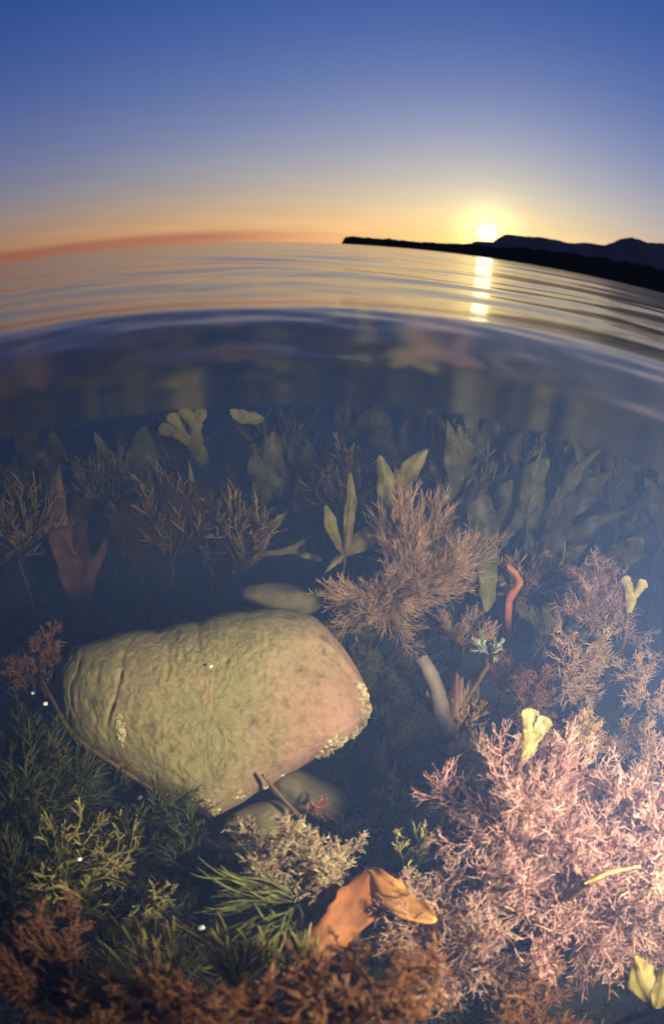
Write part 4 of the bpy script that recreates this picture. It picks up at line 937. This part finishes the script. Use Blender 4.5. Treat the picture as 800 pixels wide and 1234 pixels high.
frond('kelp_plant', 'broad hazy kelp lying low behind the red stem', 'kelp', (0.471, 0.935, -0.623), [
    ((0.471, 0.935, -0.623), (-0.981, 0.136, 0.208), 0.185, 0.0306, (0.175, 0.161, 0.383), (-0.276, -0.134, -1.014), 'leaf', 0.020),
    ((0.471, 0.935, -0.623), (0.780, 0.404, 0.432), 0.142, 0.0303, (-0.088, 0.262, 0.003), (-0.619, 0.717, 0.342), 'leaf', 0.020),
    ((0.471, 0.935, -0.623), (0.380, 0.737, 0.513), 0.148, 0.0242, (0.255, 0.008, -0.108), (-0.905, 0.413, 0.154), 'leaf', 0.020),
    ((0.471, 0.935, -0.623), (0.632, 0.627, 0.496), 0.180, 0.0220, (-0.394, 0.211, 0.058), (-0.989, 0.243, 0.292), 'spear', 0.020),
    ((0.471, 0.935, -0.623), (-0.132, 0.344, 0.946), 0.141, 0.0262, (0.051, 0.101, -0.074), (-0.838, 0.468, -0.364), 'spear', 0.020),
    ((0.471, 0.935, -0.623), (-0.225, 0.950, -0.070), 0.230, 0.0127, (0.407, 0.122, 0.201), (-0.790, -0.048, -0.611), 'leaf', 0.020),
    ((0.471, 0.935, -0.623), (0.927, 0.172, 0.314), 0.179, 0.0234, (-0.065, 0.211, 0.093), (-0.514, 0.489, 0.742), 'strap', 0.020)], 'kelp', group='hazy olive kelps of the far bed', seed=116)
frond('kelp_plant', 'faint kelp behind the two upright olive paddles', 'kelp', (0.205, 1.636, -0.663), [
    ((0.205, 1.636, -0.663), (-0.556, -0.071, 0.841), 0.260, 0.0453, (0.409, 0.008, 0.190), (-0.874, 0.255, -0.542), 'leaf', 0.020),
    ((0.205, 1.636, -0.663), (0.264, 0.267, 0.936), 0.194, 0.0290, (-0.201, 0.187, -0.036), (-0.962, 0.285, 0.083), 'strap', 0.020),
    ((0.205, 1.636, -0.663), (0.232, -0.165, 0.994), 0.258, 0.0293, (0.221, 0.087, -0.142), (-0.915, 0.158, 0.389), 'leaf', 0.020),
    ((0.205, 1.636, -0.663), (-0.021, 0.550, 0.854), 0.207, 0.0333, (-0.439, -0.013, -0.099), (-1.011, -0.302, -0.099), 'strap', 0.020),
    ((0.205, 1.636, -0.663), (-0.288, 0.527, 0.789), 0.104, 0.0246, (0.015, 0.123, -0.054), (-0.918, 0.186, -0.421), 'leaf', 0.020),
    ((0.205, 1.636, -0.663), (0.204, 0.011, 1.013), 0.264, 0.0318, (0.419, 0.002, -0.212), (-0.898, 0.267, 0.351), 'leaf', 0.020),
    ((0.205, 1.636, -0.663), (0.330, 0.178, 0.937), 0.192, 0.0308, (-0.206, 0.122, 0.013), (-0.983, -0.002, 0.297), 'spear', 0.020)], 'kelp', group='hazy olive kelps of the far bed', seed=117)
frond('kelp_plant', 'dim kelp just right of the lobed frond at left', 'kelp', (-0.203, 1.386, -0.713), [
    ((-0.203, 1.386, -0.713), (-0.442, 0.511, 0.759), 0.263, 0.0297, (0.434, 0.086, 0.087), (-1.002, 0.069, -0.338), 'leaf', 0.020),
    ((-0.203, 1.386, -0.713), (0.234, 0.084, 0.999), 0.235, 0.0528, (-0.243, 0.126, -0.044), (-1.002, 0.039, 0.092), 'strap', 0.020),
    ((-0.203, 1.386, -0.713), (0.627, 0.351, 0.708), 0.158, 0.0325, (0.143, 0.083, -0.222), (-0.710, 0.150, 0.698), 'leaf', 0.020),
    ((-0.203, 1.386, -0.713), (0.168, 0.398, 0.918), 0.256, 0.0213, (-0.443, -0.074, 0.030), (-0.947, -0.425, 0.212), 'strap', 0.020),
    ((-0.203, 1.386, -0.713), (-0.026, -0.512, 0.909), 0.260, 0.0241, (-0.017, 0.117, -0.065), (-0.991, -0.026, -0.269), 'strap', 0.020),
    ((-0.203, 1.386, -0.713), (-0.401, 0.559, 0.732), 0.156, 0.0271, (0.419, 0.213, -0.007), (-0.968, -0.214, -0.129), 'leaf', 0.020),
    ((-0.203, 1.386, -0.713), (-0.221, 0.858, 0.430), 0.193, 0.0186, (-0.224, 0.016, -0.084), (-0.919, -0.451, -0.083), 'strap', 0.020)], 'kelp', group='hazy olive kelps of the far bed', seed=118)
frond('kelp_plant', 'dim kelp left of the lobed olive frond', 'kelp', (-0.620, 1.372, -0.729), [
    ((-0.620, 1.372, -0.729), (-0.556, 0.476, 0.706), 0.289, 0.0320, (0.402, 0.192, 0.067), (-1.002, -0.185, -0.289), 'leaf', 0.020),
    ((-0.620, 1.372, -0.729), (0.280, 0.048, 0.995), 0.267, 0.0574, (-0.268, 0.060, -0.032), (-0.974, -0.218, 0.135), 'strap', 0.020),
    ((-0.620, 1.372, -0.729), (-0.669, -0.244, 0.730), 0.167, 0.0247, (0.066, 0.263, 0.057), (-0.514, -0.683, -0.533), 'leaf', 0.020),
    ((-0.620, 1.372, -0.729), (-0.566, 0.185, 0.822), 0.190, 0.0174, (-0.275, -0.280, -0.222), (-0.502, -0.863, -0.353), 'leaf', 0.020),
    ((-0.620, 1.372, -0.729), (-0.246, -0.680, 0.748), 0.216, 0.0187, (-0.049, 0.109, -0.063), (-0.523, -0.400, -0.788), 'spear', 0.020),
    ((-0.620, 1.372, -0.729), (-0.508, 0.740, 0.400), 0.240, 0.0258, (0.363, 0.290, -0.071), (-0.915, -0.403, 0.019), 'spear', 0.020),
    ((-0.620, 1.372, -0.729), (-0.189, -0.236, 0.976), 0.290, 0.0281, (-0.199, -0.057, -0.121), (-0.664, -0.739, -0.260), 'strap', 0.020)], 'kelp', group='hazy olive kelps of the far bed', seed=119)
frond('kelp_plant', 'dim kelp at the left edge above the reddish brown kelp', 'kelp', (-0.939, 1.349, -0.673), [
    ((-0.939, 1.349, -0.673), (-0.248, -0.108, 0.975), 0.251, 0.0505, (0.369, 0.254, 0.049), (-0.977, -0.339, -0.232), 'leaf', 0.020),
    ((-0.939, 1.349, -0.673), (0.527, 0.149, 0.877), 0.210, 0.0454, (-0.270, 0.047, 0.036), (-0.889, -0.243, 0.406), 'strap', 0.020),
    ((-0.939, 1.349, -0.673), (-0.910, 0.117, 0.329), 0.217, 0.0314, (0.009, 0.265, 0.080), (-0.352, -0.727, -0.601), 'leaf', 0.020),
    ((-0.939, 1.349, -0.673), (-0.138, 0.232, 0.977), 0.225, 0.0280, (-0.337, -0.294, -0.055), (-0.592, -0.879, 0.000), 'spear', 0.020),
    ((-0.939, 1.349, -0.673), (-0.902, -0.054, 0.390), 0.166, 0.0424, (-0.070, 0.101, -0.055), (-0.408, -0.428, -0.840), 'strap', 0.020),
    ((-0.939, 1.349, -0.673), (-0.439, -0.859, 0.398), 0.203, 0.0309, (-0.020, 0.341, 0.322), (-0.113, -0.534, -0.838), 'leaf', 0.020),
    ((-0.939, 1.349, -0.673), (-0.743, 0.565, 0.303), 0.242, 0.0388, (-0.173, -0.087, -0.141), (-0.457, -0.837, -0.381), 'leaf', 0.020)], 'kelp', group='hazy olive kelps of the far bed', seed=120)
frond('kelp_plant', 'dim kelp in the dark water between boulder and paddles', 'kelp', (-0.035, 1.363, -0.777), [
    ((-0.035, 1.363, -0.777), (-0.378, 0.394, 0.855), 0.269, 0.0508, (0.440, 0.039, 0.087), (-0.985, 0.170, -0.351), 'leaf', 0.020),
    ((-0.035, 1.363, -0.777), (0.174, 0.401, 0.911), 0.295, 0.0289, (-0.228, 0.143, -0.066), (-0.999, 0.125, 0.022), 'strap', 0.020),
    ((-0.035, 1.363, -0.777), (-0.711, -0.107, 0.738), 0.137, 0.0245, (0.153, 0.225, 0.052), (-0.691, -0.489, -0.545), 'leaf', 0.020),
    ((-0.035, 1.363, -0.777), (-0.267, 0.712, 0.675), 0.212, 0.0321, (-0.405, -0.129, -0.150), (-0.894, -0.542, -0.175), 'leaf', 0.020),
    ((-0.035, 1.363, -0.777), (-0.316, 0.061, 0.970), 0.288, 0.0159, (-0.003, 0.115, -0.071), (-0.940, -0.005, -0.414), 'strap', 0.020),
    ((-0.035, 1.363, -0.777), (-0.492, 0.698, 0.512), 0.189, 0.0304, (0.419, 0.205, 0.058), (-0.937, -0.200, -0.286), 'strap', 0.020),
    ((-0.035, 1.363, -0.777), (0.006, 0.517, 0.860), 0.302, 0.0218, (-0.226, 0.057, -0.056), (-0.991, -0.260, 0.064), 'strap', 0.020)], 'kelp', group='hazy olive kelps of the far bed', seed=121)
frond('kelp_plant', 'wide hazy kelp leaning left between the red stem and the paddles', 'kelp', (0.491, 1.433, -0.712), [
    ((0.491, 1.433, -0.712), (-0.649, 0.183, 0.754), 0.292, 0.0612, (0.380, -0.027, 0.241), (-0.758, 0.314, -0.671), 'leaf', 0.020),
    ((0.491, 1.433, -0.712), (-0.146, 0.544, 0.825), 0.382, 0.0413, (-0.162, 0.165, -0.153), (-0.893, 0.225, -0.407), 'strap', 0.020),
    ((0.491, 1.433, -0.712), (0.162, 0.432, 0.889), 0.281, 0.0437, (0.255, 0.054, -0.093), (-0.960, 0.267, 0.143), 'leaf', 0.020),
    ((0.491, 1.433, -0.712), (-0.263, -0.143, 0.964), 0.396, 0.0302, (-0.414, 0.020, -0.177), (-1.007, -0.208, -0.257), 'leaf', 0.020),
    ((0.491, 1.433, -0.712), (-0.066, -0.264, 0.998), 0.380, 0.0385, (0.039, 0.114, -0.061), (-0.874, 0.534, -0.079), 'leaf', 0.020),
    ((0.491, 1.433, -0.712), (0.066, 0.839, 0.518), 0.411, 0.0238, (0.467, -0.024, -0.045), (-0.951, 0.306, -0.036), 'leaf', 0.020),
    ((0.491, 1.433, -0.712), (-0.331, 0.401, 0.864), 0.238, 0.0324, (-0.175, 0.081, -0.142), (-0.951, -0.144, -0.359), 'strap', 0.020)], 'kelp', group='hazy olive kelps of the far bed', seed=122)
frond('kelp_plant', 'long faint kelp slanting up to the right above the hazy pale pink weed', 'kelp', (0.779, 1.355, -0.727), [
    ((0.779, 1.355, -0.727), (0.284, 0.453, 0.864), 0.452, 0.0636, (0.353, -0.271, -0.067), (-0.651, 0.835, 0.015), 'strap', 0.020),
    ((0.779, 1.355, -0.727), (0.078, 0.111, 1.014), 0.470, 0.0382, (-0.127, 0.230, -0.088), (-0.830, 0.557, -0.122), 'leaf', 0.020),
    ((0.779, 1.355, -0.727), (-0.230, 0.233, 0.970), 0.358, 0.0476, (0.273, 0.037, -0.024), (-0.947, 0.299, -0.163), 'leaf', 0.020),
    ((0.779, 1.355, -0.727), (0.663, 0.353, 0.686), 0.485, 0.0170, (-0.365, 0.242, 0.105), (-0.945, 0.306, 0.369), 'spear', 0.020),
    ((0.779, 1.355, -0.727), (0.323, -0.081, 0.961), 0.385, 0.0365, (0.060, 0.105, -0.061), (-0.637, 0.781, 0.195), 'spear', 0.020),
    ((0.779, 1.355, -0.727), (0.360, 0.356, 0.876), 0.381, 0.0334, (0.401, -0.163, -0.183), (-0.758, 0.593, 0.271), 'strap', 0.020),
    ((0.779, 1.355, -0.727), (0.398, 0.225, 0.895), 0.365, 0.0232, (-0.149, 0.188, -0.008), (-0.928, 0.370, 0.236), 'strap', 0.020)], 'kelp', group='hazy olive kelps of the far bed', seed=123)
frond('kelp_plant', 'dim kelp crossing behind the forked prongs at the right edge', 'kelp', (0.892, 1.037, -0.555), [
    ((0.892, 1.037, -0.555), (-0.213, 0.992, 0.100), 0.202, 0.0503, (0.279, -0.066, 0.347), (-0.442, 0.355, -0.895), 'leaf', 0.020),
    ((0.892, 1.037, -0.555), (0.144, 0.410, 0.903), 0.276, 0.0528, (-0.084, 0.237, -0.116), (-0.731, 0.637, -0.270), 'strap', 0.020),
    ((0.892, 1.037, -0.555), (-0.512, 0.840, -0.020), 0.179, 0.0346, (0.190, 0.150, 0.135), (-0.486, -0.252, -0.845), 'leaf', 0.020),
    ((0.892, 1.037, -0.555), (-0.119, -0.312, 0.953), 0.284, 0.0199, (-0.364, 0.265, -0.025), (-0.986, 0.381, 0.067), 'leaf', 0.020),
    ((0.892, 1.037, -0.555), (-0.263, 0.003, 0.994), 0.272, 0.0215, (0.080, 0.093, -0.055), (-0.661, 0.723, -0.309), 'strap', 0.020),
    ((0.892, 1.037, -0.555), (0.125, 0.663, 0.740), 0.131, 0.0163, (0.437, -0.172, 0.015), (-0.793, 0.589, -0.157), 'strap', 0.020),
    ((0.892, 1.037, -0.555), (-0.508, -0.011, 0.890), 0.202, 0.0253, (-0.124, 0.135, -0.154), (-0.910, 0.184, -0.439), 'leaf', 0.020)], 'kelp', group='hazy olive kelps of the far bed', seed=124)
frond('kelp_plant', 'dim wide kelp at the top right corner of the kelp bed', 'kelp', (1.093, 1.437, -0.531), [
    ((1.093, 1.437, -0.531), (-0.586, 0.282, 0.775), 0.279, 0.0670, (0.336, -0.190, 0.232), (-0.575, 0.649, -0.609), 'leaf', 0.020),
    ((1.093, 1.437, -0.531), (0.192, 0.262, 0.947), 0.306, 0.0680, (-0.090, 0.252, -0.070), (-0.743, 0.668, -0.125), 'strap', 0.020),
    ((1.093, 1.437, -0.531), (-0.858, 0.388, 0.397), 0.190, 0.0389, (0.204, 0.118, 0.145), (-0.562, -0.069, -0.832), 'leaf', 0.020),
    ((1.093, 1.437, -0.531), (0.196, 0.745, 0.668), 0.306, 0.0414, (-0.365, 0.163, -0.208), (-0.984, 0.134, -0.368), 'spear', 0.020),
    ((1.093, 1.437, -0.531), (-0.382, 0.443, 0.818), 0.264, 0.0305, (0.078, 0.102, -0.042), (-0.626, 0.530, -0.618), 'strap', 0.020),
    ((1.093, 1.437, -0.531), (-0.709, 0.566, 0.467), 0.176, 0.0303, (0.358, 0.030, 0.302), (-0.624, 0.159, -0.765), 'strap', 0.020),
    ((1.093, 1.437, -0.531), (-0.982, 0.115, 0.255), 0.236, 0.0368, (0.005, 0.006, -0.240), (-0.321, -0.426, -0.878), 'strap', 0.020)], 'kelp', group='hazy olive kelps of the far bed', seed=125)
frond('kelp_plant', 'faint kelp rising just right of the dim kelp in the dark water', 'kelp', (0.079, 1.751, -0.673), [
    ((0.079, 1.751, -0.673), (-0.472, 0.264, 0.858), 0.215, 0.0410, (0.427, 0.016, 0.142), (-0.937, 0.242, -0.430), 'leaf', 0.020),
    ((0.079, 1.751, -0.673), (0.231, 0.400, 0.887), 0.224, 0.0334, (-0.216, 0.170, -0.036), (-0.984, 0.201, 0.072), 'strap', 0.020),
    ((0.079, 1.751, -0.673), (-0.173, -0.534, 0.891), 0.341, 0.0383, (0.231, 0.147, -0.042), (-1.001, -0.101, -0.046), 'spear', 0.020),
    ((0.079, 1.751, -0.673), (0.063, 0.231, 0.985), 0.175, 0.0352, (-0.448, -0.022, -0.042), (-1.008, -0.325, 0.022), 'strap', 0.020),
    ((0.079, 1.751, -0.673), (-0.039, 0.097, 1.009), 0.203, 0.0204, (0.006, 0.124, -0.052), (-0.989, 0.243, -0.131), 'strap', 0.020),
    ((0.079, 1.751, -0.673), (-0.390, 0.316, 0.885), 0.253, 0.0452, (0.444, 0.145, 0.045), (-0.975, -0.047, -0.216), 'strap', 0.020)], 'kelp', group='hazy olive kelps of the far bed', seed=126)
frond('kelp_plant', 'short olive kelp in the haze under the far right kelps', 'kelp', (0.664, 0.927, -0.565), [
    ((0.664, 0.927, -0.565), (-0.903, -0.286, -0.352), 0.113, 0.0388, (-0.140, 0.284, 0.320), (0.464, -0.418, -0.856), 'leaf', 0.020),
    ((0.664, 0.927, -0.565), (0.112, -0.556, 0.882), 0.148, 0.0329, (-0.049, 0.272, 0.016), (-0.525, 0.781, 0.359), 'leaf', 0.020),
    ((0.664, 0.927, -0.565), (0.618, 0.691, 0.238), 0.097, 0.0217, (0.240, -0.035, -0.133), (-0.761, 0.585, 0.303), 'spear', 0.020),
    ((0.664, 0.927, -0.565), (0.743, 0.610, -0.351), 0.208, 0.0286, (-0.299, 0.294, 0.165), (-0.817, 0.439, 0.512), 'leaf', 0.020),
    ((0.664, 0.927, -0.565), (0.857, -0.504, -0.022), 0.026, 0.0181, (0.069, 0.096, -0.065), (0.379, 0.571, 0.765), 'strap', 0.020),
    ((0.664, 0.927, -0.565), (-0.528, -0.437, 0.812), 0.074, 0.0186, (0.435, -0.166, -0.065), (-0.813, 0.582, 0.000), 'strap', 0.020)], 'kelp', group='hazy olive kelps of the far bed', seed=127)

def stalk(name, label, cat, pts, r0, r1, m, seed=0, bump=.0):
    """a bare stalk along given points (smoothed), rooted in the sea floor"""
    rng = np.random.default_rng(seed); P = np.asarray(pts, float)
    foot = np.array([P[0][0], P[0][1], float(bed_z(P[0][0], P[0][1])) - .01])
    P = np.concatenate([foot[None], P]) if P[0][2] > foot[2] + .03 else P
    t = np.linspace(0, len(P) - 1, 40); Q = np.stack([np.interp(t, np.arange(len(P)), P[:, k]) for k in range(3)], -1)
    for _ in range(3): Q[1:-1] = (Q[:-2] + 2 * Q[1:-1] + Q[2:]) / 4
    V, F, al = tubes(rng, Q[None], r0, r1, 12)
    c = np.repeat(Q, 12, 0)
    for i in range(len(V)): V[i] = c[i] + (V[i] - c[i]) * (1 + bump * noise.noise(Vector(V[i] * 90)))
    e = empty(name, foot); tag(e, label, cat)
    mesh_np('stem', V - foot, F, M[m], dict(along=al, strand=np.full(len(V), .55)), parent=e)
    return e, foot


st, ft = stalk('kelp_stalk', 'kinked orange red stalk standing upright right of the tan feathery bush', 'stalk', [(0.452, 0.905, -0.807), (0.357, 0.760, -0.588), (0.352, 0.768, -0.546), (0.364, 0.768, -0.505), (0.352, 0.782, -0.492), (0.343, 0.790, -0.487)], .0095, .008, 'red_stem', 5, .25)
V, F, al = tubes(np.random.default_rng(4), np.array([[(0.364, 0.768, -0.505), (0.353, 0.772, -0.487), (0.339, 0.782, -0.481), (0.340, 0.794, -0.483)]]), .0095, .004, 10)
mesh_np('broken_tip', V - ft, F, M['red_stem'], dict(along=al, strand=np.full(len(V), .9)), parent=st)
stalk('kelp_stalk', 'thick grey brown stalk in front of the brownish orange blade', 'stalk', [(0.238, 0.545, -0.758), (0.191, 0.502, -0.586), (0.174, 0.543, -0.543), (0.151, 0.577, -0.517)], .015, .012, 'grey_stem', 6, .2)
stalk('kelp_stalk', 'thin brown stem leading up to the pale green tuft', 'stalk', [(0.228, 0.565, -0.758), (0.219, 0.532, -0.606), (0.244, 0.552, -0.553), (0.256, 0.559, -0.512)], .0065, .004, 'stipe', 7, .3)


stalk('dark_stem', 'long dark stem lying along the lower left edge of the boulder', 'stalk', [(-0.415, 0.441, -0.463), (-0.357, 0.387, -0.460), (-0.320, 0.349, -0.482), (-0.267, 0.335, -0.506), (-0.202, 0.319, -0.541), (-0.140, 0.303, -0.589), (-0.156, 0.365, -0.748)], .0035, .0045, 'stipe', 21, .3)
stalk('dark_stem', 'short dark stem lying over the olive brown stone below the boulder', 'stalk', [(-0.017, 0.403, -0.753), (-0.021, 0.336, -0.599), (-0.049, 0.356, -0.575), (-0.071, 0.362, -0.535)], .0045, .002, 'stipe', 22, .3)

bush('seaweed_tuft', 'pale green starry tuft on the thin brown stem below the red stalk', 'seaweed', (0.258, 0.573, -0.498), 0.038, (0.051, 0.452, 0.940), 'tuft', 'pale_green', k=7, spread=1.3, seed=130, lift=0.2)
bush('seaweed_sprig', 'small dark pink branching sprig below the lower right edge of the boulder', 'seaweed', (-0.003, 0.344, -0.595), 0.030, (0.954, -0.501, 0.297), 'tuft', 'red_stem', k=3, spread=1.0, seed=131, lift=0.2)
forked('wrack', 'pale yellow knobbed tip sticking out of the cream tuft', 'seaweed', (-0.022, 0.217, -0.456), (-0.018, 0.231, -0.433), (0.111, 0.850, 0.528), 0.008, 0.0043, 'yellow_wrack', (-0.266, -0.400, 0.927), depth=1, ang=0.60, seed=132, group=None)
frond('weed_sliver', 'pale yellow sliver of weed lying across the pink bushes', 'seaweed', (0.229, 0.136, -0.363), [
    ((0.229, 0.136, -0.363), (0.845, 0.134, 0.546), 0.050, 0.0025, (0.038, -0.439, -0.094), (0.053, 1.057, -0.045), 'spear', 0.001)], 'yellow_wrack', group=None, seed=133)
frond('wrack', 'small pale oval leaf drifting high left of centre', 'seaweed', (-0.207, 1.400, -0.437), [
    ((-0.207, 1.400, -0.437), (-1.001, -0.141, 0.091), 0.104, 0.0214, (0.097, 0.139, 0.418), (-0.256, -0.028, -1.028), 'leaf', 0.002)], 'yellow_wrack', group=None, seed=134)
blob('shell', 'tiny white shell in the green weed under the boulder', 'shell', (-0.232, 0.320, -0.566), ((0.818, 0.575, -0.010), (-0.424, 0.733, 0.532), (0.314, -0.432, 0.846)), (0.0038, 0.0026, 0.0023), m_shell, rough=.2, seed=0, res=(14, 9), group='tiny shells')
blob('shell', 'tiny pale shell under the rust red weed', 'shell', (-0.409, 0.411, -0.491), ((0.741, 0.670, -0.050), (-0.414, 0.555, 0.721), (0.511, -0.514, 0.689)), (0.0038, 0.0027, 0.0023), m_shell, rough=.2, seed=1, res=(14, 9), group='tiny shells')
blob('shell', 'tiny pale shell by the dark crack at the boulder left end', 'shell', (-0.392, 0.407, -0.506), ((0.750, 0.659, -0.046), (-0.417, 0.576, 0.703), (0.490, -0.509, 0.708)), (0.0041, 0.0028, 0.0024), m_shell, rough=.2, seed=2, res=(14, 9), group='tiny shells')
blob('shell', 'tiny pale shell on the upper middle of the boulder', 'shell', (-0.143, 0.451, -0.428), ((0.882, 0.446, 0.153), (-0.402, 0.610, 0.682), (0.211, -0.663, 0.718)), (0.0026, 0.0018, 0.0016), m_shell, rough=.2, seed=3, res=(14, 9), group='tiny shells')
blob('shell', 'tiny white shell among the yellow green sprigs', 'shell', (-0.207, 0.152, -0.392), ((0.750, 0.649, -0.126), (-0.445, 0.768, 0.461), (0.398, -0.292, 0.870)), (0.0025, 0.0017, 0.0015), m_shell, rough=.2, seed=4, res=(14, 9), group='tiny shells')
blob('shell', 'small white shell left of the bright green blades', 'shell', (-0.092, 0.117, -0.417), ((0.843, 0.537, -0.031), (-0.406, 0.867, 0.290), (0.184, -0.234, 0.955)), (0.0032, 0.0022, 0.0019), m_shell, rough=.2, seed=5, res=(14, 9), group='tiny shells')

# ------------------------------------------------------------------ low turf on the sea floor, and specks drifting in the water
def turf():
    rng = np.random.default_rng(77); n = 6000
    r = .05 + 2.4 * rng.uniform(0, 1, n) ** 1.1; a = rng.uniform(-1.7, 1.7, n)
    x, y = r * np.sin(a), r * np.cos(a)
    S = np.stack([x, y, bed_z(x, y) - .004], -1).repeat(2, 0)
    D = unit(np.stack([rng.normal(size=2 * n) * .6, rng.normal(size=2 * n) * .6, np.full(2 * n, .8)], -1))
    P = lines(rng, S, D, rng.uniform(.03, .08, 2 * n), 3, .25, np.array([0, 0, .05]))
    V, F, al = tubes(rng, P, 1.7 * mm, .6 * mm, 3)
    return tag(mesh_np('seaweed_turf', V, F, M['turf'], dict(along=al, strand=np.repeat(rng.uniform(0, 1, 2 * n), 12))), 'low dark olive turf of short weed covering the sea floor', 'seaweed', kind='stuff')
turf()
def specks():
    rng = np.random.default_rng(78); n = 700; V, F = [], []
    base = np.array([(1, 0, 0), (-1, 0, 0), (0, 1, 0), (0, -1, 0), (0, 0, 1), (0, 0, -1)], float)
    fac = [(0, 2, 4), (2, 1, 4), (1, 3, 4), (3, 0, 4), (2, 0, 5), (1, 2, 5), (3, 1, 5), (0, 3, 5)]
    for i in range(n):
        az, r = rng.uniform(-.5, 1.0), rng.uniform(.35, 1.3); p = np.array([r * math.sin(az), r * math.cos(az), rng.uniform(-.6, -.12)])
        s = rng.uniform(.2, .75) ** 1.5 * mm * r; o = len(V)
        V += list(p + base * s); F += [tuple(o + q for q in t) for t in fac]
    return tag(mesh_np('floating_specks', np.array(V), np.array(F), m_shell), 'white specks drifting in the water', 'specks', kind='stuff')
specks()
